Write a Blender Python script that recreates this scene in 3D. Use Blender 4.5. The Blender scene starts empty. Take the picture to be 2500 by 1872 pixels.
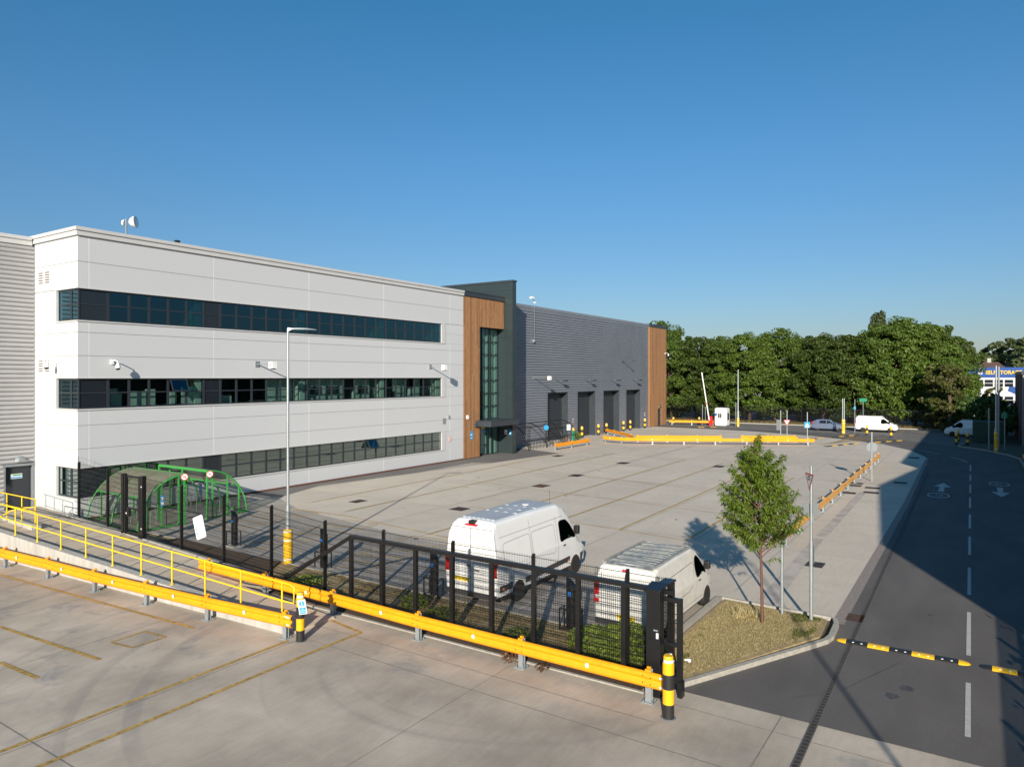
import bpy, math, random
from mathutils import Vector, Matrix, noise
rnd = random.Random(7)
PI = math.pi
sc = bpy.context.scene
COL = sc.collection

# ------------------------------------------------------------------ survey: site axes are X (along the facade) and Y (across)
F, CX, HY, CH = 1732., 1250., 920., 7.0
YAW = math.atan2(1140., 1732.)
VX, VY = math.cos(YAW), math.sin(YAW)
RX, RY = math.sin(YAW), -math.cos(YAW)
def G(px, py, z=0.):
    u = px-CX; w = HY-py
    d = (F*VX+u*RX, F*VY+u*RY, w); t = (z-CH)/w
    return (t*d[0], t*d[1])

# ------------------------------------------------------------------ mesh builder
class MB:
    def __init__(s): s.v = []; s.f = []; s.m = []
    def add(s, vs, fs, m=0):
        o = len(s.v); s.v += [tuple(p) for p in vs]
        for f in fs: s.f.append(tuple(i+o for i in f)); s.m.append(m)
        return s
    def box(s, x0, y0, z0, x1, y1, z1, m=0):
        if x0 > x1: x0, x1 = x1, x0
        if y0 > y1: y0, y1 = y1, y0
        if z0 > z1: z0, z1 = z1, z0
        return s.add([(x0,y0,z0),(x1,y0,z0),(x1,y1,z0),(x0,y1,z0),(x0,y0,z1),(x1,y0,z1),(x1,y1,z1),(x0,y1,z1)],
            [(3,2,1,0),(4,5,6,7),(0,1,5,4),(1,2,6,5),(2,3,7,6),(3,0,4,7)], m)
    def prism(s, pts, z0, z1, m=0):
        n = len(pts)
        a = sum(pts[i][0]*pts[(i+1)%n][1]-pts[(i+1)%n][0]*pts[i][1] for i in range(n))
        if a < 0: pts = pts[::-1]
        vs = [(p[0],p[1],z0) for p in pts]+[(p[0],p[1],z1) for p in pts]
        fs = [tuple(range(n-1,-1,-1)), tuple(range(n,2*n))]
        fs += [(i,(i+1)%n,n+(i+1)%n,n+i) for i in range(n)]
        return s.add(vs, fs, m)
    def sheet(s, pts, z, m=0):
        n = len(pts)
        a = sum(pts[i][0]*pts[(i+1)%n][1]-pts[(i+1)%n][0]*pts[i][1] for i in range(n))
        if a < 0: pts = pts[::-1]
        return s.add([(p[0],p[1],z if not callable(z) else z(p)) for p in pts], [tuple(range(n))], m)
    def line(s, a, b, w, z, m=0):
        dx, dy = b[0]-a[0], b[1]-a[1]; L = math.hypot(dx,dy) or 1; nx, ny = -dy/L*w/2, dx/L*w/2
        return s.sheet([(a[0]+nx,a[1]+ny),(b[0]+nx,b[1]+ny),(b[0]-nx,b[1]-ny),(a[0]-nx,a[1]-ny)], z, m)
    def tube(s, pts, r, n=8, m=0, cap=True, r2=None):
        pts = [Vector(p) for p in pts]; k = len(pts); ring = []
        up = Vector((0,0,1)); o = len(s.v)
        for i, p in enumerate(pts):
            d = (pts[min(i+1,k-1)]-pts[max(i-1,0)]).normalized()
            a = d.cross(up if abs(d.z) < .95 else Vector((1,0,0))).normalized()
            if ring and a.dot(ring[-1]) < 0: a = -a
            ring.append(a); b = d.cross(a)
            rr = r if r2 is None else r+(r2-r)*i/(k-1)
            for j in range(n):
                t = 2*PI*j/n; q = p+(a*math.cos(t)+b*math.sin(t))*rr; s.v.append(tuple(q))
        for i in range(k-1):
            for j in range(n):
                s.f.append((o+i*n+j, o+i*n+(j+1)%n, o+(i+1)*n+(j+1)%n, o+(i+1)*n+j)); s.m.append(m)
        if cap:
            s.f.append(tuple(o+j for j in range(n-1,-1,-1))); s.m.append(m)
            s.f.append(tuple(o+(k-1)*n+j for j in range(n))); s.m.append(m)
        return s
    def bar(s, a, b, w, h=None, m=0):
        h = h or w; a = Vector(a); b = Vector(b); d = (b-a).normalized()
        u = d.cross(Vector((0,0,1)));
        if u.length < 1e-3: u = Vector((1,0,0))
        u.normalize(); v = u.cross(d).normalized()
        vs = [p+u*sx*w/2+v*sz*h/2 for p in (a,b) for sx,sz in ((-1,-1),(1,-1),(1,1),(-1,1))]
        return s.add(vs, [(3,2,1,0),(4,5,6,7),(0,1,5,4),(1,2,6,5),(2,3,7,6),(3,0,4,7)], m)
    def cyl(s, x, y, z0, z1, r, n=16, m=0, r1=None):
        r1 = r if r1 is None else r1
        return s.lathe(x, y, [(r,z0),(r1,z1)], n, m)
    def lathe(s, x, y, prof, n=16, m=0):
        o = len(s.v); k = len(prof)
        for (r,z) in prof:
            for j in range(n):
                t = 2*PI*j/n; s.v.append((x+r*math.cos(t), y+r*math.sin(t), z))
        for i in range(k-1):
            for j in range(n):
                s.f.append((o+i*n+j,o+i*n+(j+1)%n,o+(i+1)*n+(j+1)%n,o+(i+1)*n+j)); s.m.append(m)
        s.f.append(tuple(o+j for j in range(n-1,-1,-1))); s.m.append(m)
        s.f.append(tuple(o+(k-1)*n+j for j in range(n))); s.m.append(m)
        return s
    def disc(s, c, nrm, r, t=.01, n=24, m=0, sx=1.):
        c = Vector(c); nrm = Vector(nrm).normalized()
        a = nrm.cross(Vector((0,0,1)));
        if a.length < 1e-3: a = Vector((1,0,0))
        a.normalize(); b = nrm.cross(a); o = len(s.v)
        for q in (c-nrm*t, c):
            for j in range(n):
                th = 2*PI*j/n; s.v.append(tuple(q+(a*math.cos(th)*sx+b*math.sin(th))*r))
        s.f.append(tuple(o+j for j in range(n-1,-1,-1))); s.m.append(m)
        s.f.append(tuple(o+n+j for j in range(n))); s.m.append(m)
        for j in range(n): s.f.append((o+j,o+(j+1)%n,o+n+(j+1)%n,o+n+j)); s.m.append(m)
        return s
    def sweep(s, prof, path, m=0, closed=False, zof=None):
        """prof: (offset to the left of travel, height); path: (x,y[,z])"""
        o = len(s.v); k = len(path); n = len(prof)
        for i, p in enumerate(path):
            p0 = path[max(i-1,0)]; p1 = path[min(i+1,k-1)]
            dx, dy = p1[0]-p0[0], p1[1]-p0[1]; L = math.hypot(dx,dy); nx, ny = -dy/L, dx/L
            if 0 < i < k-1:
                ax, ay = p[0]-p0[0], p[1]-p0[1]; La = math.hypot(ax,ay); c = (ax*dx+ay*dy)/(La*L); nx /= max(c,.4); ny /= max(c,.4)
            z = p[2] if len(p) > 2 else 0
            for (a,h) in prof: s.v.append((p[0]+nx*a, p[1]+ny*a, z+h))
        for i in range(k-1):
            for j in range(n if closed else n-1):
                s.f.append((o+i*n+j,o+i*n+(j+1)%n,o+(i+1)*n+(j+1)%n,o+(i+1)*n+j)); s.m.append(m)
        if closed:
            s.f.append(tuple(o+j for j in range(n-1,-1,-1))); s.m.append(m)
            s.f.append(tuple(o+(k-1)*n+j for j in range(n))); s.m.append(m)
        return s
    def xf(s, M): s.v = [tuple(M @ Vector(p)) for p in s.v]; return s
    def join(s, o, M=None):
        vs = o.v if M is None else [tuple(M @ Vector(p)) for p in o.v]
        b = len(s.v); s.v += vs; s.f += [tuple(i+b for i in f) for f in o.f]; s.m += o.m; return s
    def build(s, name, mats, parent=None, smooth=None, bevel=0, local=False):
        if not isinstance(mats, (list,tuple)): mats = [mats]
        me = bpy.data.meshes.new(name)
        off = Vector((0,0,0))
        if parent and not local:
            q = parent
            while q: off += q.location; q = q.parent
        me.from_pydata([tuple(Vector(p)-off) for p in s.v], [], s.f)
        for m in mats: me.materials.append(m)
        me.polygons.foreach_set('material_index', s.m)
        if smooth is not None:
            me.polygons.foreach_set('use_smooth', [True]*len(s.f))
            me.update()
            me.set_sharp_from_angle(angle=math.radians(smooth))
        me.update(); 
        o = bpy.data.objects.new(name, me); COL.objects.link(o)
        if parent: o.parent = parent
        if bevel:
            b = o.modifiers.new('bevel','BEVEL'); b.width = bevel; b.segments = 2; b.limit_method = 'ANGLE'
        return o

def tag(o, label=None, cat=None, group=None, kind=None):
    if label: o['label'] = label
    if cat: o['category'] = cat
    if group: o['group'] = group
    if kind: o['kind'] = kind
    return o
def thing(name, label, cat, loc=(0,0,0), rz=0, group=None):
    o = bpy.data.objects.new(name, None); COL.objects.link(o)
    o.location = loc; o.rotation_euler = (0,0,rz); o.empty_display_size = .2
    return tag(o, label, cat, group)
def kids(o): return [c for c in bpy.data.objects if c.parent == o]
def copy_tree(o, loc=None, rz=None, label=None, parent=None):
    c = o.copy(); COL.objects.link(c); c.parent = parent
    for ch in kids(o): copy_tree(ch, parent=c)
    if loc is not None: c.location = loc
    if rz is not None: c.rotation_euler = (0,0,rz)
    if label: c['label'] = label
    return c
def struct(mb, name, m, **k):
    return tag(mb.build(name, m, **k), kind='structure')

# ------------------------------------------------------------------ materials
def mat(name, col, rough=.6, metal=0., var=0., scale=4., bump=0., bscale=40., spec=.5, var2=0., scale2=.5, island=0., stretch=None, col2=None, coat=0.):
    m = bpy.data.materials.new(name); m.use_nodes = True; nt = m.node_tree; N = nt.nodes; L = nt.links
    b = N['Principled BSDF']; b.inputs['Roughness'].default_value = rough; b.inputs['Metallic'].default_value = metal
    b.inputs['Specular IOR Level'].default_value = spec; b.inputs['Coat Weight'].default_value = coat
    b.inputs['Base Color'].default_value = (*col,1)
    if not (var or bump or var2 or island): return m
    tc = N.new('ShaderNodeTexCoord'); src = tc.outputs['Object']
    geo = N.new('ShaderNodeNewGeometry'); src = geo.outputs['Position']
    mp = N.new('ShaderNodeMapping'); L.new(src, mp.inputs[0]); src = mp.outputs[0]
    if stretch: mp.inputs['Scale'].default_value = stretch
    cur = None
    def fac(out, amt, prev):
        mr = N.new('ShaderNodeMapRange'); mr.inputs['From Min'].default_value = .3; mr.inputs['From Max'].default_value = .7
        mr.inputs['To Min'].default_value = 1-amt; mr.inputs['To Max'].default_value = 1+amt; L.new(out, mr.inputs['Value'])
        if prev is None: return mr.outputs[0]
        mu = N.new('ShaderNodeMath'); mu.operation = 'MULTIPLY'; L.new(prev, mu.inputs[0]); L.new(mr.outputs[0], mu.inputs[1]); return mu.outputs[0]
    def nz(s, d=4):
        n = N.new('ShaderNodeTexNoise'); n.inputs['Scale'].default_value = s; n.inputs['Detail'].default_value = d; L.new(src, n.inputs['Vector']); return n.outputs['Fac']
    if var: cur = fac(nz(scale), var, cur)
    if var2: cur = fac(nz(scale2, 3), var2, cur)
    if island:
        mr = N.new('ShaderNodeMapRange'); mr.inputs['To Min'].default_value = 1-island; mr.inputs['To Max'].default_value = 1+island
        L.new(geo.outputs['Random Per Island'], mr.inputs['Value'])
        if cur is None: cur = mr.outputs[0]
        else:
            mu = N.new('ShaderNodeMath'); mu.operation = 'MULTIPLY'; L.new(cur, mu.inputs[0]); L.new(mr.outputs[0], mu.inputs[1]); cur = mu.outputs[0]
    if cur is not None:
        base = None
        if col2:
            mx = N.new('ShaderNodeMix'); mx.data_type = 'RGBA'; mx.inputs['A'].default_value = (*col,1); mx.inputs['B'].default_value = (*col2,1)
            L.new(geo.outputs['Random Per Island'] if island else nz(scale2*1.7), mx.inputs['Factor']); base = mx.outputs['Result']
        vm = N.new('ShaderNodeVectorMath'); vm.operation = 'SCALE'
        if base: L.new(base, vm.inputs[0])
        else: vm.inputs[0].default_value = col
        L.new(cur, vm.inputs['Scale']); L.new(vm.outputs[0], b.inputs['Base Color'])
    if bump:
        bp = N.new('ShaderNodeBump'); bp.inputs['Strength'].default_value = bump; bp.inputs['Distance'].default_value = .02
        L.new(nz(bscale, 5), bp.inputs['Height']); L.new(bp.outputs[0], b.inputs['Normal'])
    return m

def glass(name, tint, fres=1.0, rough=.0, refl=(.9,.95,1)):
    m = bpy.data.materials.new(name); m.use_nodes = True; nt = m.node_tree; N = nt.nodes; L = nt.links
    N.remove(N['Principled BSDF']); out = N['Material Output']
    t = N.new('ShaderNodeBsdfTransparent'); t.inputs[0].default_value = (*tint,1)
    g = N.new('ShaderNodeBsdfGlossy'); g.inputs['Roughness'].default_value = rough; g.inputs['Color'].default_value = (*refl,1)
    fr = N.new('ShaderNodeFresnel'); fr.inputs['IOR'].default_value = 1.5
    mu = N.new('ShaderNodeMath'); mu.operation = 'MULTIPLY'; mu.inputs[1].default_value = fres; mu.use_clamp = True
    gm = N.new('ShaderNodeNewGeometry'); sb = N.new('ShaderNodeMath'); sb.operation = 'SUBTRACT'; sb.inputs[0].default_value = 1; L.new(gm.outputs['Backfacing'], sb.inputs[1])
    m3 = N.new('ShaderNodeMath'); m3.operation = 'MULTIPLY'; L.new(fr.outputs[0], m3.inputs[0]); L.new(sb.outputs[0], m3.inputs[1]); L.new(m3.outputs[0], mu.inputs[0])
    mx = N.new('ShaderNodeMixShader'); L.new(mu.outputs[0], mx.inputs[0]); L.new(t.outputs[0], mx.inputs[1]); L.new(g.outputs[0], mx.inputs[2])
    L.new(mx.outputs[0], out.inputs[0]); return m

def concrete_mat(name, col, slab=(7.,3.5), off=(0,0), stain=.18, dark=(.22,.23,.25), tyre=.0, slabvar=.05):
    """broom-finished slabs: a tone per slab, soft stains, fine grain"""
    m = bpy.data.materials.new(name); m.use_nodes = True; nt = m.node_tree; N = nt.nodes; L = nt.links
    b = N['Principled BSDF']; b.inputs['Roughness'].default_value = .85; b.inputs['Specular IOR Level'].default_value = .3
    geo = N.new('ShaderNodeNewGeometry'); P = geo.outputs['Position']
    def mapn(sc_, loc=(0,0,0), rot=0):
        mp = N.new('ShaderNodeMapping'); mp.inputs['Scale'].default_value = sc_; mp.inputs['Location'].default_value = loc; mp.inputs['Rotation'].default_value = (0,0,rot); L.new(P, mp.inputs[0]); return mp.outputs[0]
    def nz(v, s, d=4, r=.5, dist=0.):
        n = N.new('ShaderNodeTexNoise'); n.inputs['Scale'].default_value = s; n.inputs['Detail'].default_value = d; n.inputs['Roughness'].default_value = r; n.inputs['Distortion'].default_value = dist; L.new(v, n.inputs['Vector']); return n.outputs['Fac']
    def rng(o, a, bb, c, d):
        mr = N.new('ShaderNodeMapRange'); mr.inputs['From Min'].default_value = a; mr.inputs['From Max'].default_value = bb; mr.inputs['To Min'].default_value = c; mr.inputs['To Max'].default_value = d; L.new(o, mr.inputs['Value']); return mr.outputs[0]
    def mul(a, c):
        mu = N.new('ShaderNodeMath'); mu.operation = 'MULTIPLY'; L.new(a, mu.inputs[0]); L.new(c, mu.inputs[1]); return mu.outputs[0]
    fl = N.new('ShaderNodeVectorMath'); fl.operation = 'FLOOR'; L.new(mapn((1/slab[0],1/slab[1],0.), (off[0]/-slab[0],off[1]/-slab[1],0)), fl.inputs[0])
    wn = N.new('ShaderNodeTexWhiteNoise'); wn.noise_dimensions = '3D'; L.new(fl.outputs[0], wn.inputs['Vector'])
    f = rng(wn.outputs['Value'], 0, 1, 1-slabvar, 1+slabvar)
    f = mul(f, rng(nz(P, .35, 5, .6), .3, .7, 1-stain*.6, 1+stain*.5))
    f = mul(f, rng(nz(mapn((1.2,7.,1),rot=.05), 1.2, 6, .6), .3, .7, .94, 1.05))
    f = mul(f, rng(nz(P, 30, 3), .25, .75, .93, 1.06))
    vm = N.new('ShaderNodeVectorMath'); vm.operation = 'SCALE'; vm.inputs[0].default_value = col; L.new(f, vm.inputs['Scale'])
    s1 = rng(nz(P, .9, 7, .68, .5), .53, .78, 0, stain*2.2)
    s1 = mul(s1, rng(nz(P, .13, 2), .4, .6, .1, 1))
    mx = N.new('ShaderNodeMix'); mx.data_type = 'RGBA'; L.new(s1, mx.inputs['Factor']); L.new(vm.outputs[0], mx.inputs['A']); mx.inputs['B'].default_value = (*dark,1)
    cur = mx.outputs['Result']
    if tyre:
        # curved rubber marks where vehicles swing round
        for (cx, cy, k) in ((15.,9.8,2.),):
            mp = N.new('ShaderNodeMapping'); mp.inputs['Location'].default_value = (-cx,-cy,0); L.new(P, mp.inputs[0])
            z0 = N.new('ShaderNodeVectorMath'); z0.operation = 'MULTIPLY'; z0.inputs[1].default_value = (1,1,0); L.new(mp.outputs[0], z0.inputs[0])
            ln = N.new('ShaderNodeVectorMath'); ln.operation = 'LENGTH'; L.new(z0.outputs[0], ln.inputs[0])
            n1 = N.new('ShaderNodeTexNoise'); n1.noise_dimensions = '1D'; n1.inputs['Scale'].default_value = 1.5; n1.inputs['Detail'].default_value = 3
            wob = N.new('ShaderNodeMath'); wob.operation = 'MULTIPLY_ADD'; L.new(nz(P, .10, 1), wob.inputs[0]); wob.inputs[1].default_value = 1.2; L.new(ln.outputs['Value'], wob.inputs[2])
            L.new(wob.outputs[0], n1.inputs['W'])
            t = mul(rng(n1.outputs['Fac'], .56, .72, 0, tyre), rng(nz(P, .16, 2), .38, .58, 0, 1))
            mx = N.new('ShaderNodeMix'); mx.data_type = 'RGBA'; L.new(t, mx.inputs['Factor']); L.new(cur, mx.inputs['A']); mx.inputs['B'].default_value = (.13,.135,.15,1); cur = mx.outputs['Result']
    L.new(cur, b.inputs['Base Color'])
    bp = N.new('ShaderNodeBump'); bp.inputs['Strength'].default_value = .25; bp.inputs['Distance'].default_value = .01; L.new(nz(P, 60, 4), bp.inputs['Height']); L.new(bp.outputs[0], b.inputs['Normal'])
    return m

def leaf_mat(name, c1, c2, trans=.35, rough=.5, spec=.4):
    m = bpy.data.materials.new(name); m.use_nodes = True; nt = m.node_tree; N = nt.nodes; L = nt.links
    b = N['Principled BSDF']; out = N['Material Output']; b.inputs['Roughness'].default_value = rough; b.inputs['Specular IOR Level'].default_value = spec
    geo = N.new('ShaderNodeNewGeometry'); oi = N.new('ShaderNodeObjectInfo')
    mx = N.new('ShaderNodeMix'); mx.data_type = 'RGBA'; mx.inputs['A'].default_value = (*c1,1); mx.inputs['B'].default_value = (*c2,1)
    L.new(geo.outputs['Random Per Island'], mx.inputs['Factor'])
    mr = N.new('ShaderNodeMapRange'); mr.inputs['To Min'].default_value = .66; mr.inputs['To Max'].default_value = 1.32; L.new(oi.outputs['Random'], mr.inputs['Value'])
    vm = N.new('ShaderNodeVectorMath'); vm.operation = 'SCALE'; L.new(mx.outputs['Result'], vm.inputs[0]); L.new(mr.outputs[0], vm.inputs['Scale'])
    L.new(vm.outputs[0], b.inputs['Base Color'])
    tr = N.new('ShaderNodeBsdfTranslucent'); L.new(vm.outputs[0], tr.inputs[0])
    ms = N.new('ShaderNodeMixShader'); ms.inputs[0].default_value = trans; L.new(b.outputs[0], ms.inputs[1]); L.new(tr.outputs[0], ms.inputs[2]); L.new(ms.outputs[0], out.inputs[0])
    return m

M = {}
M['yard'] = concrete_mat('yard_concrete', (.575,.51,.425), (7.2,3.48), (30.,10.45), .13, slabvar=.045)
M['apronc'] = concrete_mat('service_yard_concrete', (.475,.41,.335), (6.3,5.2), (12.7,9.5), .5, tyre=.24)
M['pathc'] = concrete_mat('path_concrete', (.54,.455,.355), (20,2.0), (0,15), .12)
M['wallc'] = mat('cast_concrete', (.42,.41,.38), .85, var=.12, scale=3, bump=.15, bscale=25, var2=.1, stretch=(6,6,.8))
M['kerb'] = mat('kerb_concrete', (.36,.34,.30), .85, var=.15, scale=8, bump=.2)
M['asphalt'] = mat('asphalt', (.135,.123,.116), .85, var=.12, scale=60, bump=.3, bscale=120, var2=.15, scale2=.5, spec=.35)
M['asph_dark'] = mat('asphalt_dark', (.128,.118,.112), .85, var=.15, scale=60, bump=.3, bscale=120, var2=.13, scale2=.9, spec=.3, stretch=(.35,1,1))
M['asph_lite'] = mat('asphalt_worn', (.16,.15,.14), .9, var=.1, scale=50, bump=.3, bscale=100, var2=.12, scale2=.4)
M['bay'] = mat('bay_block_paving', (.36,.325,.285), .9, var=.14, scale=14, bump=.3, bscale=60, var2=.14, scale2=.7)
M['setts'] = mat('channel_blocks', (.26,.225,.20), .9, var=.16, scale=9, bump=.2)
M['oil'] = mat('oil_stain', (.075,.068,.064), .6, var=.3, scale=8)
M['wornp'] = mat('worn_concrete', (.45,.40,.355), .9, var=.2, scale=1.5)
M['joint'] = mat('joint_sealant', (.22,.20,.175), .8, var=.3, scale=5)
M['jointl'] = mat('joint_soft', (.40,.36,.315), .8, var=.2, scale=3)
M['yline'] = mat('yellow_road_paint', (.42,.27,.07), .75, var=.35, scale=9, var2=.2, scale2=1.)
M['ylinef'] = mat('faded_yellow_paint', (.47,.34,.16), .8, var=.25, scale=6, var2=.2, scale2=.7)
M['wline'] = mat('white_road_paint', (.48,.46,.43), .7, var=.15, scale=12)
M['iron'] = mat('drain_iron', (.06,.05,.042), .7, .3, var=.3, scale=20)
M['rust'] = mat('rusty_cover', (.10,.055,.035), .8, .2, var=.3, scale=15)
M['soil'] = mat('bark_mulch', (.085,.052,.03), .95, var=.4, scale=14, bump=.8, bscale=25)
M['ground'] = mat('verge_earth', (.11,.09,.055), .95, var=.3, scale=3, bump=.4, bscale=10)
M['dryground'] = mat('dry_turf', (.34,.255,.13), .95, var=.25, scale=7, bump=.6, bscale=20)
M['panel'] = mat('pale_cladding', (.555,.567,.585), .42, island=.012, spec=.4)
M['panel_gap'] = mat('cladding_gap', (.34,.34,.34), .8)
M['jstrip'] = mat('pale_joint_strip', (.68,.69,.70), .4)
M['parapet'] = mat('parapet_flashing', (.55,.55,.545), .4, var=.03, scale=2)
M['corr'] = mat('pale_profiled_sheet', (.40,.40,.40), .38, .15, var=.03, scale=2, spec=.5)
M['dcorr'] = mat('grey_profiled_sheet', (.215,.235,.275), .42, .15, var=.04, scale=2, var2=.05, scale2=.3)
M['anth'] = mat('anthracite_metal', (.040,.050,.060), .4, .1, var=.1, scale=3)
M['frame'] = mat('window_frame', (.027,.034,.042), .45, .1, var=.05, scale=5)
M['infill'] = mat('grey_infill_panel', (.016,.021,.028), .10, var=.05, scale=4)
M['fin'] = mat('green_grey_panels', (.031,.046,.049), .33, .1, var=.05, scale=1.5, spec=.6)
M['timber'] = mat('cedar_boards', (.47,.24,.105), .75, var=.22, scale=3, island=.3, stretch=(9,9,.8), col2=(.18,.09,.042), bump=.15, bscale=20)
M['shutter'] = mat('shutter_slats', (.038,.046,.055), .45, .2, var=.08, scale=3)
M['roof'] = mat('roof_membrane', (.16,.16,.16), .8, var=.1)
M['winglass'] = glass('tinted_window_glass', (.62,.72,.70), 1.3, refl=(.5,.8,.95))
M['lowglass'] = glass('ground_window_glass', (.22,.34,.32), 9.0, refl=(.62,.75,.72))
M['topglass'] = glass('upper_window_glass', (.28,.48,.48), 4.2, refl=(.27,.55,.70))
M['carglass'] = glass('vehicle_glass', (.16,.24,.22), 1.3)
m_ = mat('shelter_sheet', (.40,.37,.29), .6, var=.2, scale=1.2); nt_ = m_.node_tree; N_s = nt_.nodes
tl = N_s.new('ShaderNodeBsdfTranslucent'); tl.inputs[0].default_value = (.55,.52,.42,1); tp_ = N_s.new('ShaderNodeBsdfTransparent'); tp_.inputs[0].default_value = (.8,.8,.74,1)
m1_ = N_s.new('ShaderNodeMixShader'); m2_ = N_s.new('ShaderNodeMixShader'); m1_.inputs[0].default_value = .4; m2_.inputs[0].default_value = .45
nt_.links.new(N_s['Principled BSDF'].outputs[0], m1_.inputs[1]); nt_.links.new(tl.outputs[0], m1_.inputs[2]); nt_.links.new(m1_.outputs[0], m2_.inputs[1]); nt_.links.new(tp_.outputs[0], m2_.inputs[2]); nt_.links.new(m2_.outputs[0], N_s['Material Output'].inputs[0])
M['sheetglass'] = m_
M['int_white'] = mat('interior_plaster', (.62,.67,.62), .8)
M['int_dark'] = mat('interior_floor', (.07,.075,.08), .8)
M['black'] = mat('black_powder_coat', (.012,.012,.013), .35, .2, var=.1, spec=.6)
M['galv'] = mat('galvanised_steel', (.42,.46,.48), .42, .6, var=.1, scale=12)
M['galvd'] = mat('weathered_galvanised_steel', (.30,.33,.35), .5, .5, var=.12, scale=12)
M['yrail'] = mat('yellow_barrier_paint', (.86,.335,.006), .45, var=.07, scale=7, spec=.4, var2=.07, scale2=.8)
M['orail'] = mat('dull_ochre_barrier_paint', (.60,.34,.09), .5, var=.1, scale=3, var2=.1)  # duller ochre than the other barriers, used on the long one only
M['yhand'] = mat('yellow_handrail_paint', (.84,.56,.01), .4, spec=.5, var=.04)
M['ybol'] = mat('yellow_bollard_sleeve', (.82,.46,.01), .45, spec=.5, var=.04)
M['kbol'] = mat('black_bollard_band', (.02,.02,.02), .5)
M['refl'] = mat('white_reflective', (.82,.82,.80), .35)
M['red'] = mat('red_reflector', (.6,.03,.015), .3, spec=.7)
M['amber'] = mat('amber_reflector', (.8,.22,.02), .3)
M['white'] = mat('white_van_paint', (.78,.78,.77), .28, coat=.5, var=.02, scale=2)
M['dwhite'] = mat('dirty_white_van_paint', (.68,.67,.64), .35, coat=.3, var=.06, scale=5, var2=.06, scale2=1.2)
M['dirtroof'] = mat('grimy_van_roof', (.27,.27,.24), .4, var=.35, scale=3.5, var2=.2, scale2=1.5, stretch=(1,2.5,1), metal=.1)
M['plastic'] = mat('grey_bumper_plastic', (.045,.045,.047), .6, var=.1)
M['tyre'] = mat('tyre_rubber', (.018,.017,.016), .8, var=.2, scale=10)
M['dusty'] = mat('dusty_rim', (.20,.16,.13), .5, .5)
M['alloy'] = mat('alloy_rim', (.45,.45,.46), .35, .7)
M['taillight'] = mat('tail_light_lens', (.45,.012,.008), .15, spec=.8)
M['lamp'] = mat('headlamp_lens', (.6,.62,.65), .12, spec=.9)
M['plate'] = mat('yellow_number_plate', (.85,.60,.02), .4)
M['ink'] = mat('black_lettering', (.015,.015,.015), .5)
M['blueink'] = mat('blue_sign_face', (.01,.13,.42), .4)
M['sky_blue_sign'] = mat('light_blue_sign_face', (.03,.30,.60), .4)
M['whitesign'] = mat('white_sign_face', (.80,.80,.79), .4)
M['redsign'] = mat('red_sign_border', (.62,.02,.03), .4)
M['greysign'] = mat('grey_sign_back', (.19,.215,.225), .5, .3)
M['greensign'] = mat('green_sign_face', (.02,.25,.14), .4)
M['dgreen'] = mat('dark_green_steel', (.012,.05,.035), .5, .2, var=.1)
M['green'] = mat('green_shelter_paint', (.05,.31,.065), .4, spec=.5, var=.06)
M['carblue'] = mat('silver_blue_car_paint', (.15,.19,.28), .35, .3, coat=.5)
M['brick'] = mat('dark_brick', (.13,.055,.042), .9, var=.2, scale=18, bump=.2, bscale=30)
M['storblue'] = mat('blue_cladding', (.006,.062,.28), .4)
M['storwhite'] = mat('white_cladding', (.60,.61,.63), .5, var=.03)
M['storyel'] = mat('yellow_lettering', (.85,.55,.01), .4)
M['tile'] = mat('roof_tiles', (.12,.07,.055), .9, var=.2, scale=6)
M['slate'] = mat('roof_slates', (.15,.14,.145), .8, var=.15, scale=6)
M['bark'] = mat('bark', (.10,.07,.045), .9, var=.3, scale=10, bump=.5, bscale=20)
M['barkyoung'] = mat('cherry_bark', (.12,.055,.032), .55, var=.3, scale=30, stretch=(1,1,4), bump=.3)
M['leaf_far'] = leaf_mat('maple_leaves', (.048,.088,.012), (.105,.158,.022), .32)
M['leaf_dark'] = leaf_mat('dark_leaves', (.03,.07,.012), (.065,.12,.02), .3)
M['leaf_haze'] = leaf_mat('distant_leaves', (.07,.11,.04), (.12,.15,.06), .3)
M['leaf_olive'] = leaf_mat('olive_leaves', (.075,.095,.02), (.13,.13,.03), .3)
M['leaf_near'] = leaf_mat('cherry_leaves', (.085,.155,.014), (.21,.27,.045), .45, .4, .5)
M['weed'] = leaf_mat('weed_leaves', (.11,.18,.02), (.26,.31,.06), .4)
M['weedred'] = leaf_mat('dry_weed_leaves', (.12,.05,.025), (.2,.11,.05), .3)
M['straw'] = leaf_mat('dry_grass_blades', (.40,.33,.16), (.66,.55,.30), .3, .8, .2)
M['grassgreen'] = leaf_mat('green_grass_blades', (.10,.15,.025), (.19,.21,.05), .35, .7, .2)
M['blade_tan'] = leaf_mat('verge_grass_blades', (.16,.12,.05), (.30,.23,.10), .3, .8, .2)

def text_mb(txt, size, ext=.004, align='CENTER', bold=0.):
    cu = bpy.data.curves.new('t','FONT'); cu.body = txt; cu.size = size; cu.align_x = align; cu.align_y = 'CENTER'; cu.extrude = ext; cu.offset = bold
    cu.resolution_u = 3
    ob = bpy.data.objects.new('t', cu); COL.objects.link(ob)
    me = bpy.data.meshes.new_from_object(ob)
    mb = MB(); mb.add([tuple(v.co) for v in me.vertices], [tuple(p.vertices) for p in me.polygons])
    bpy.data.objects.remove(ob); bpy.data.curves.remove(cu); bpy.data.meshes.remove(me)
    return mb
def face_frame(c, n, up=(0,0,1)):
    """matrix placing local XY on a vertical face at c with outward normal n"""
    n = Vector(n).normalized(); u = Vector(up); x = u.cross(n).normalized(); y = n.cross(x)
    return Matrix(((x.x,y.x,n.x,c[0]),(x.y,y.y,n.y,c[1]),(x.z,y.z,n.z,c[2]),(0,0,0,1)))

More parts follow.
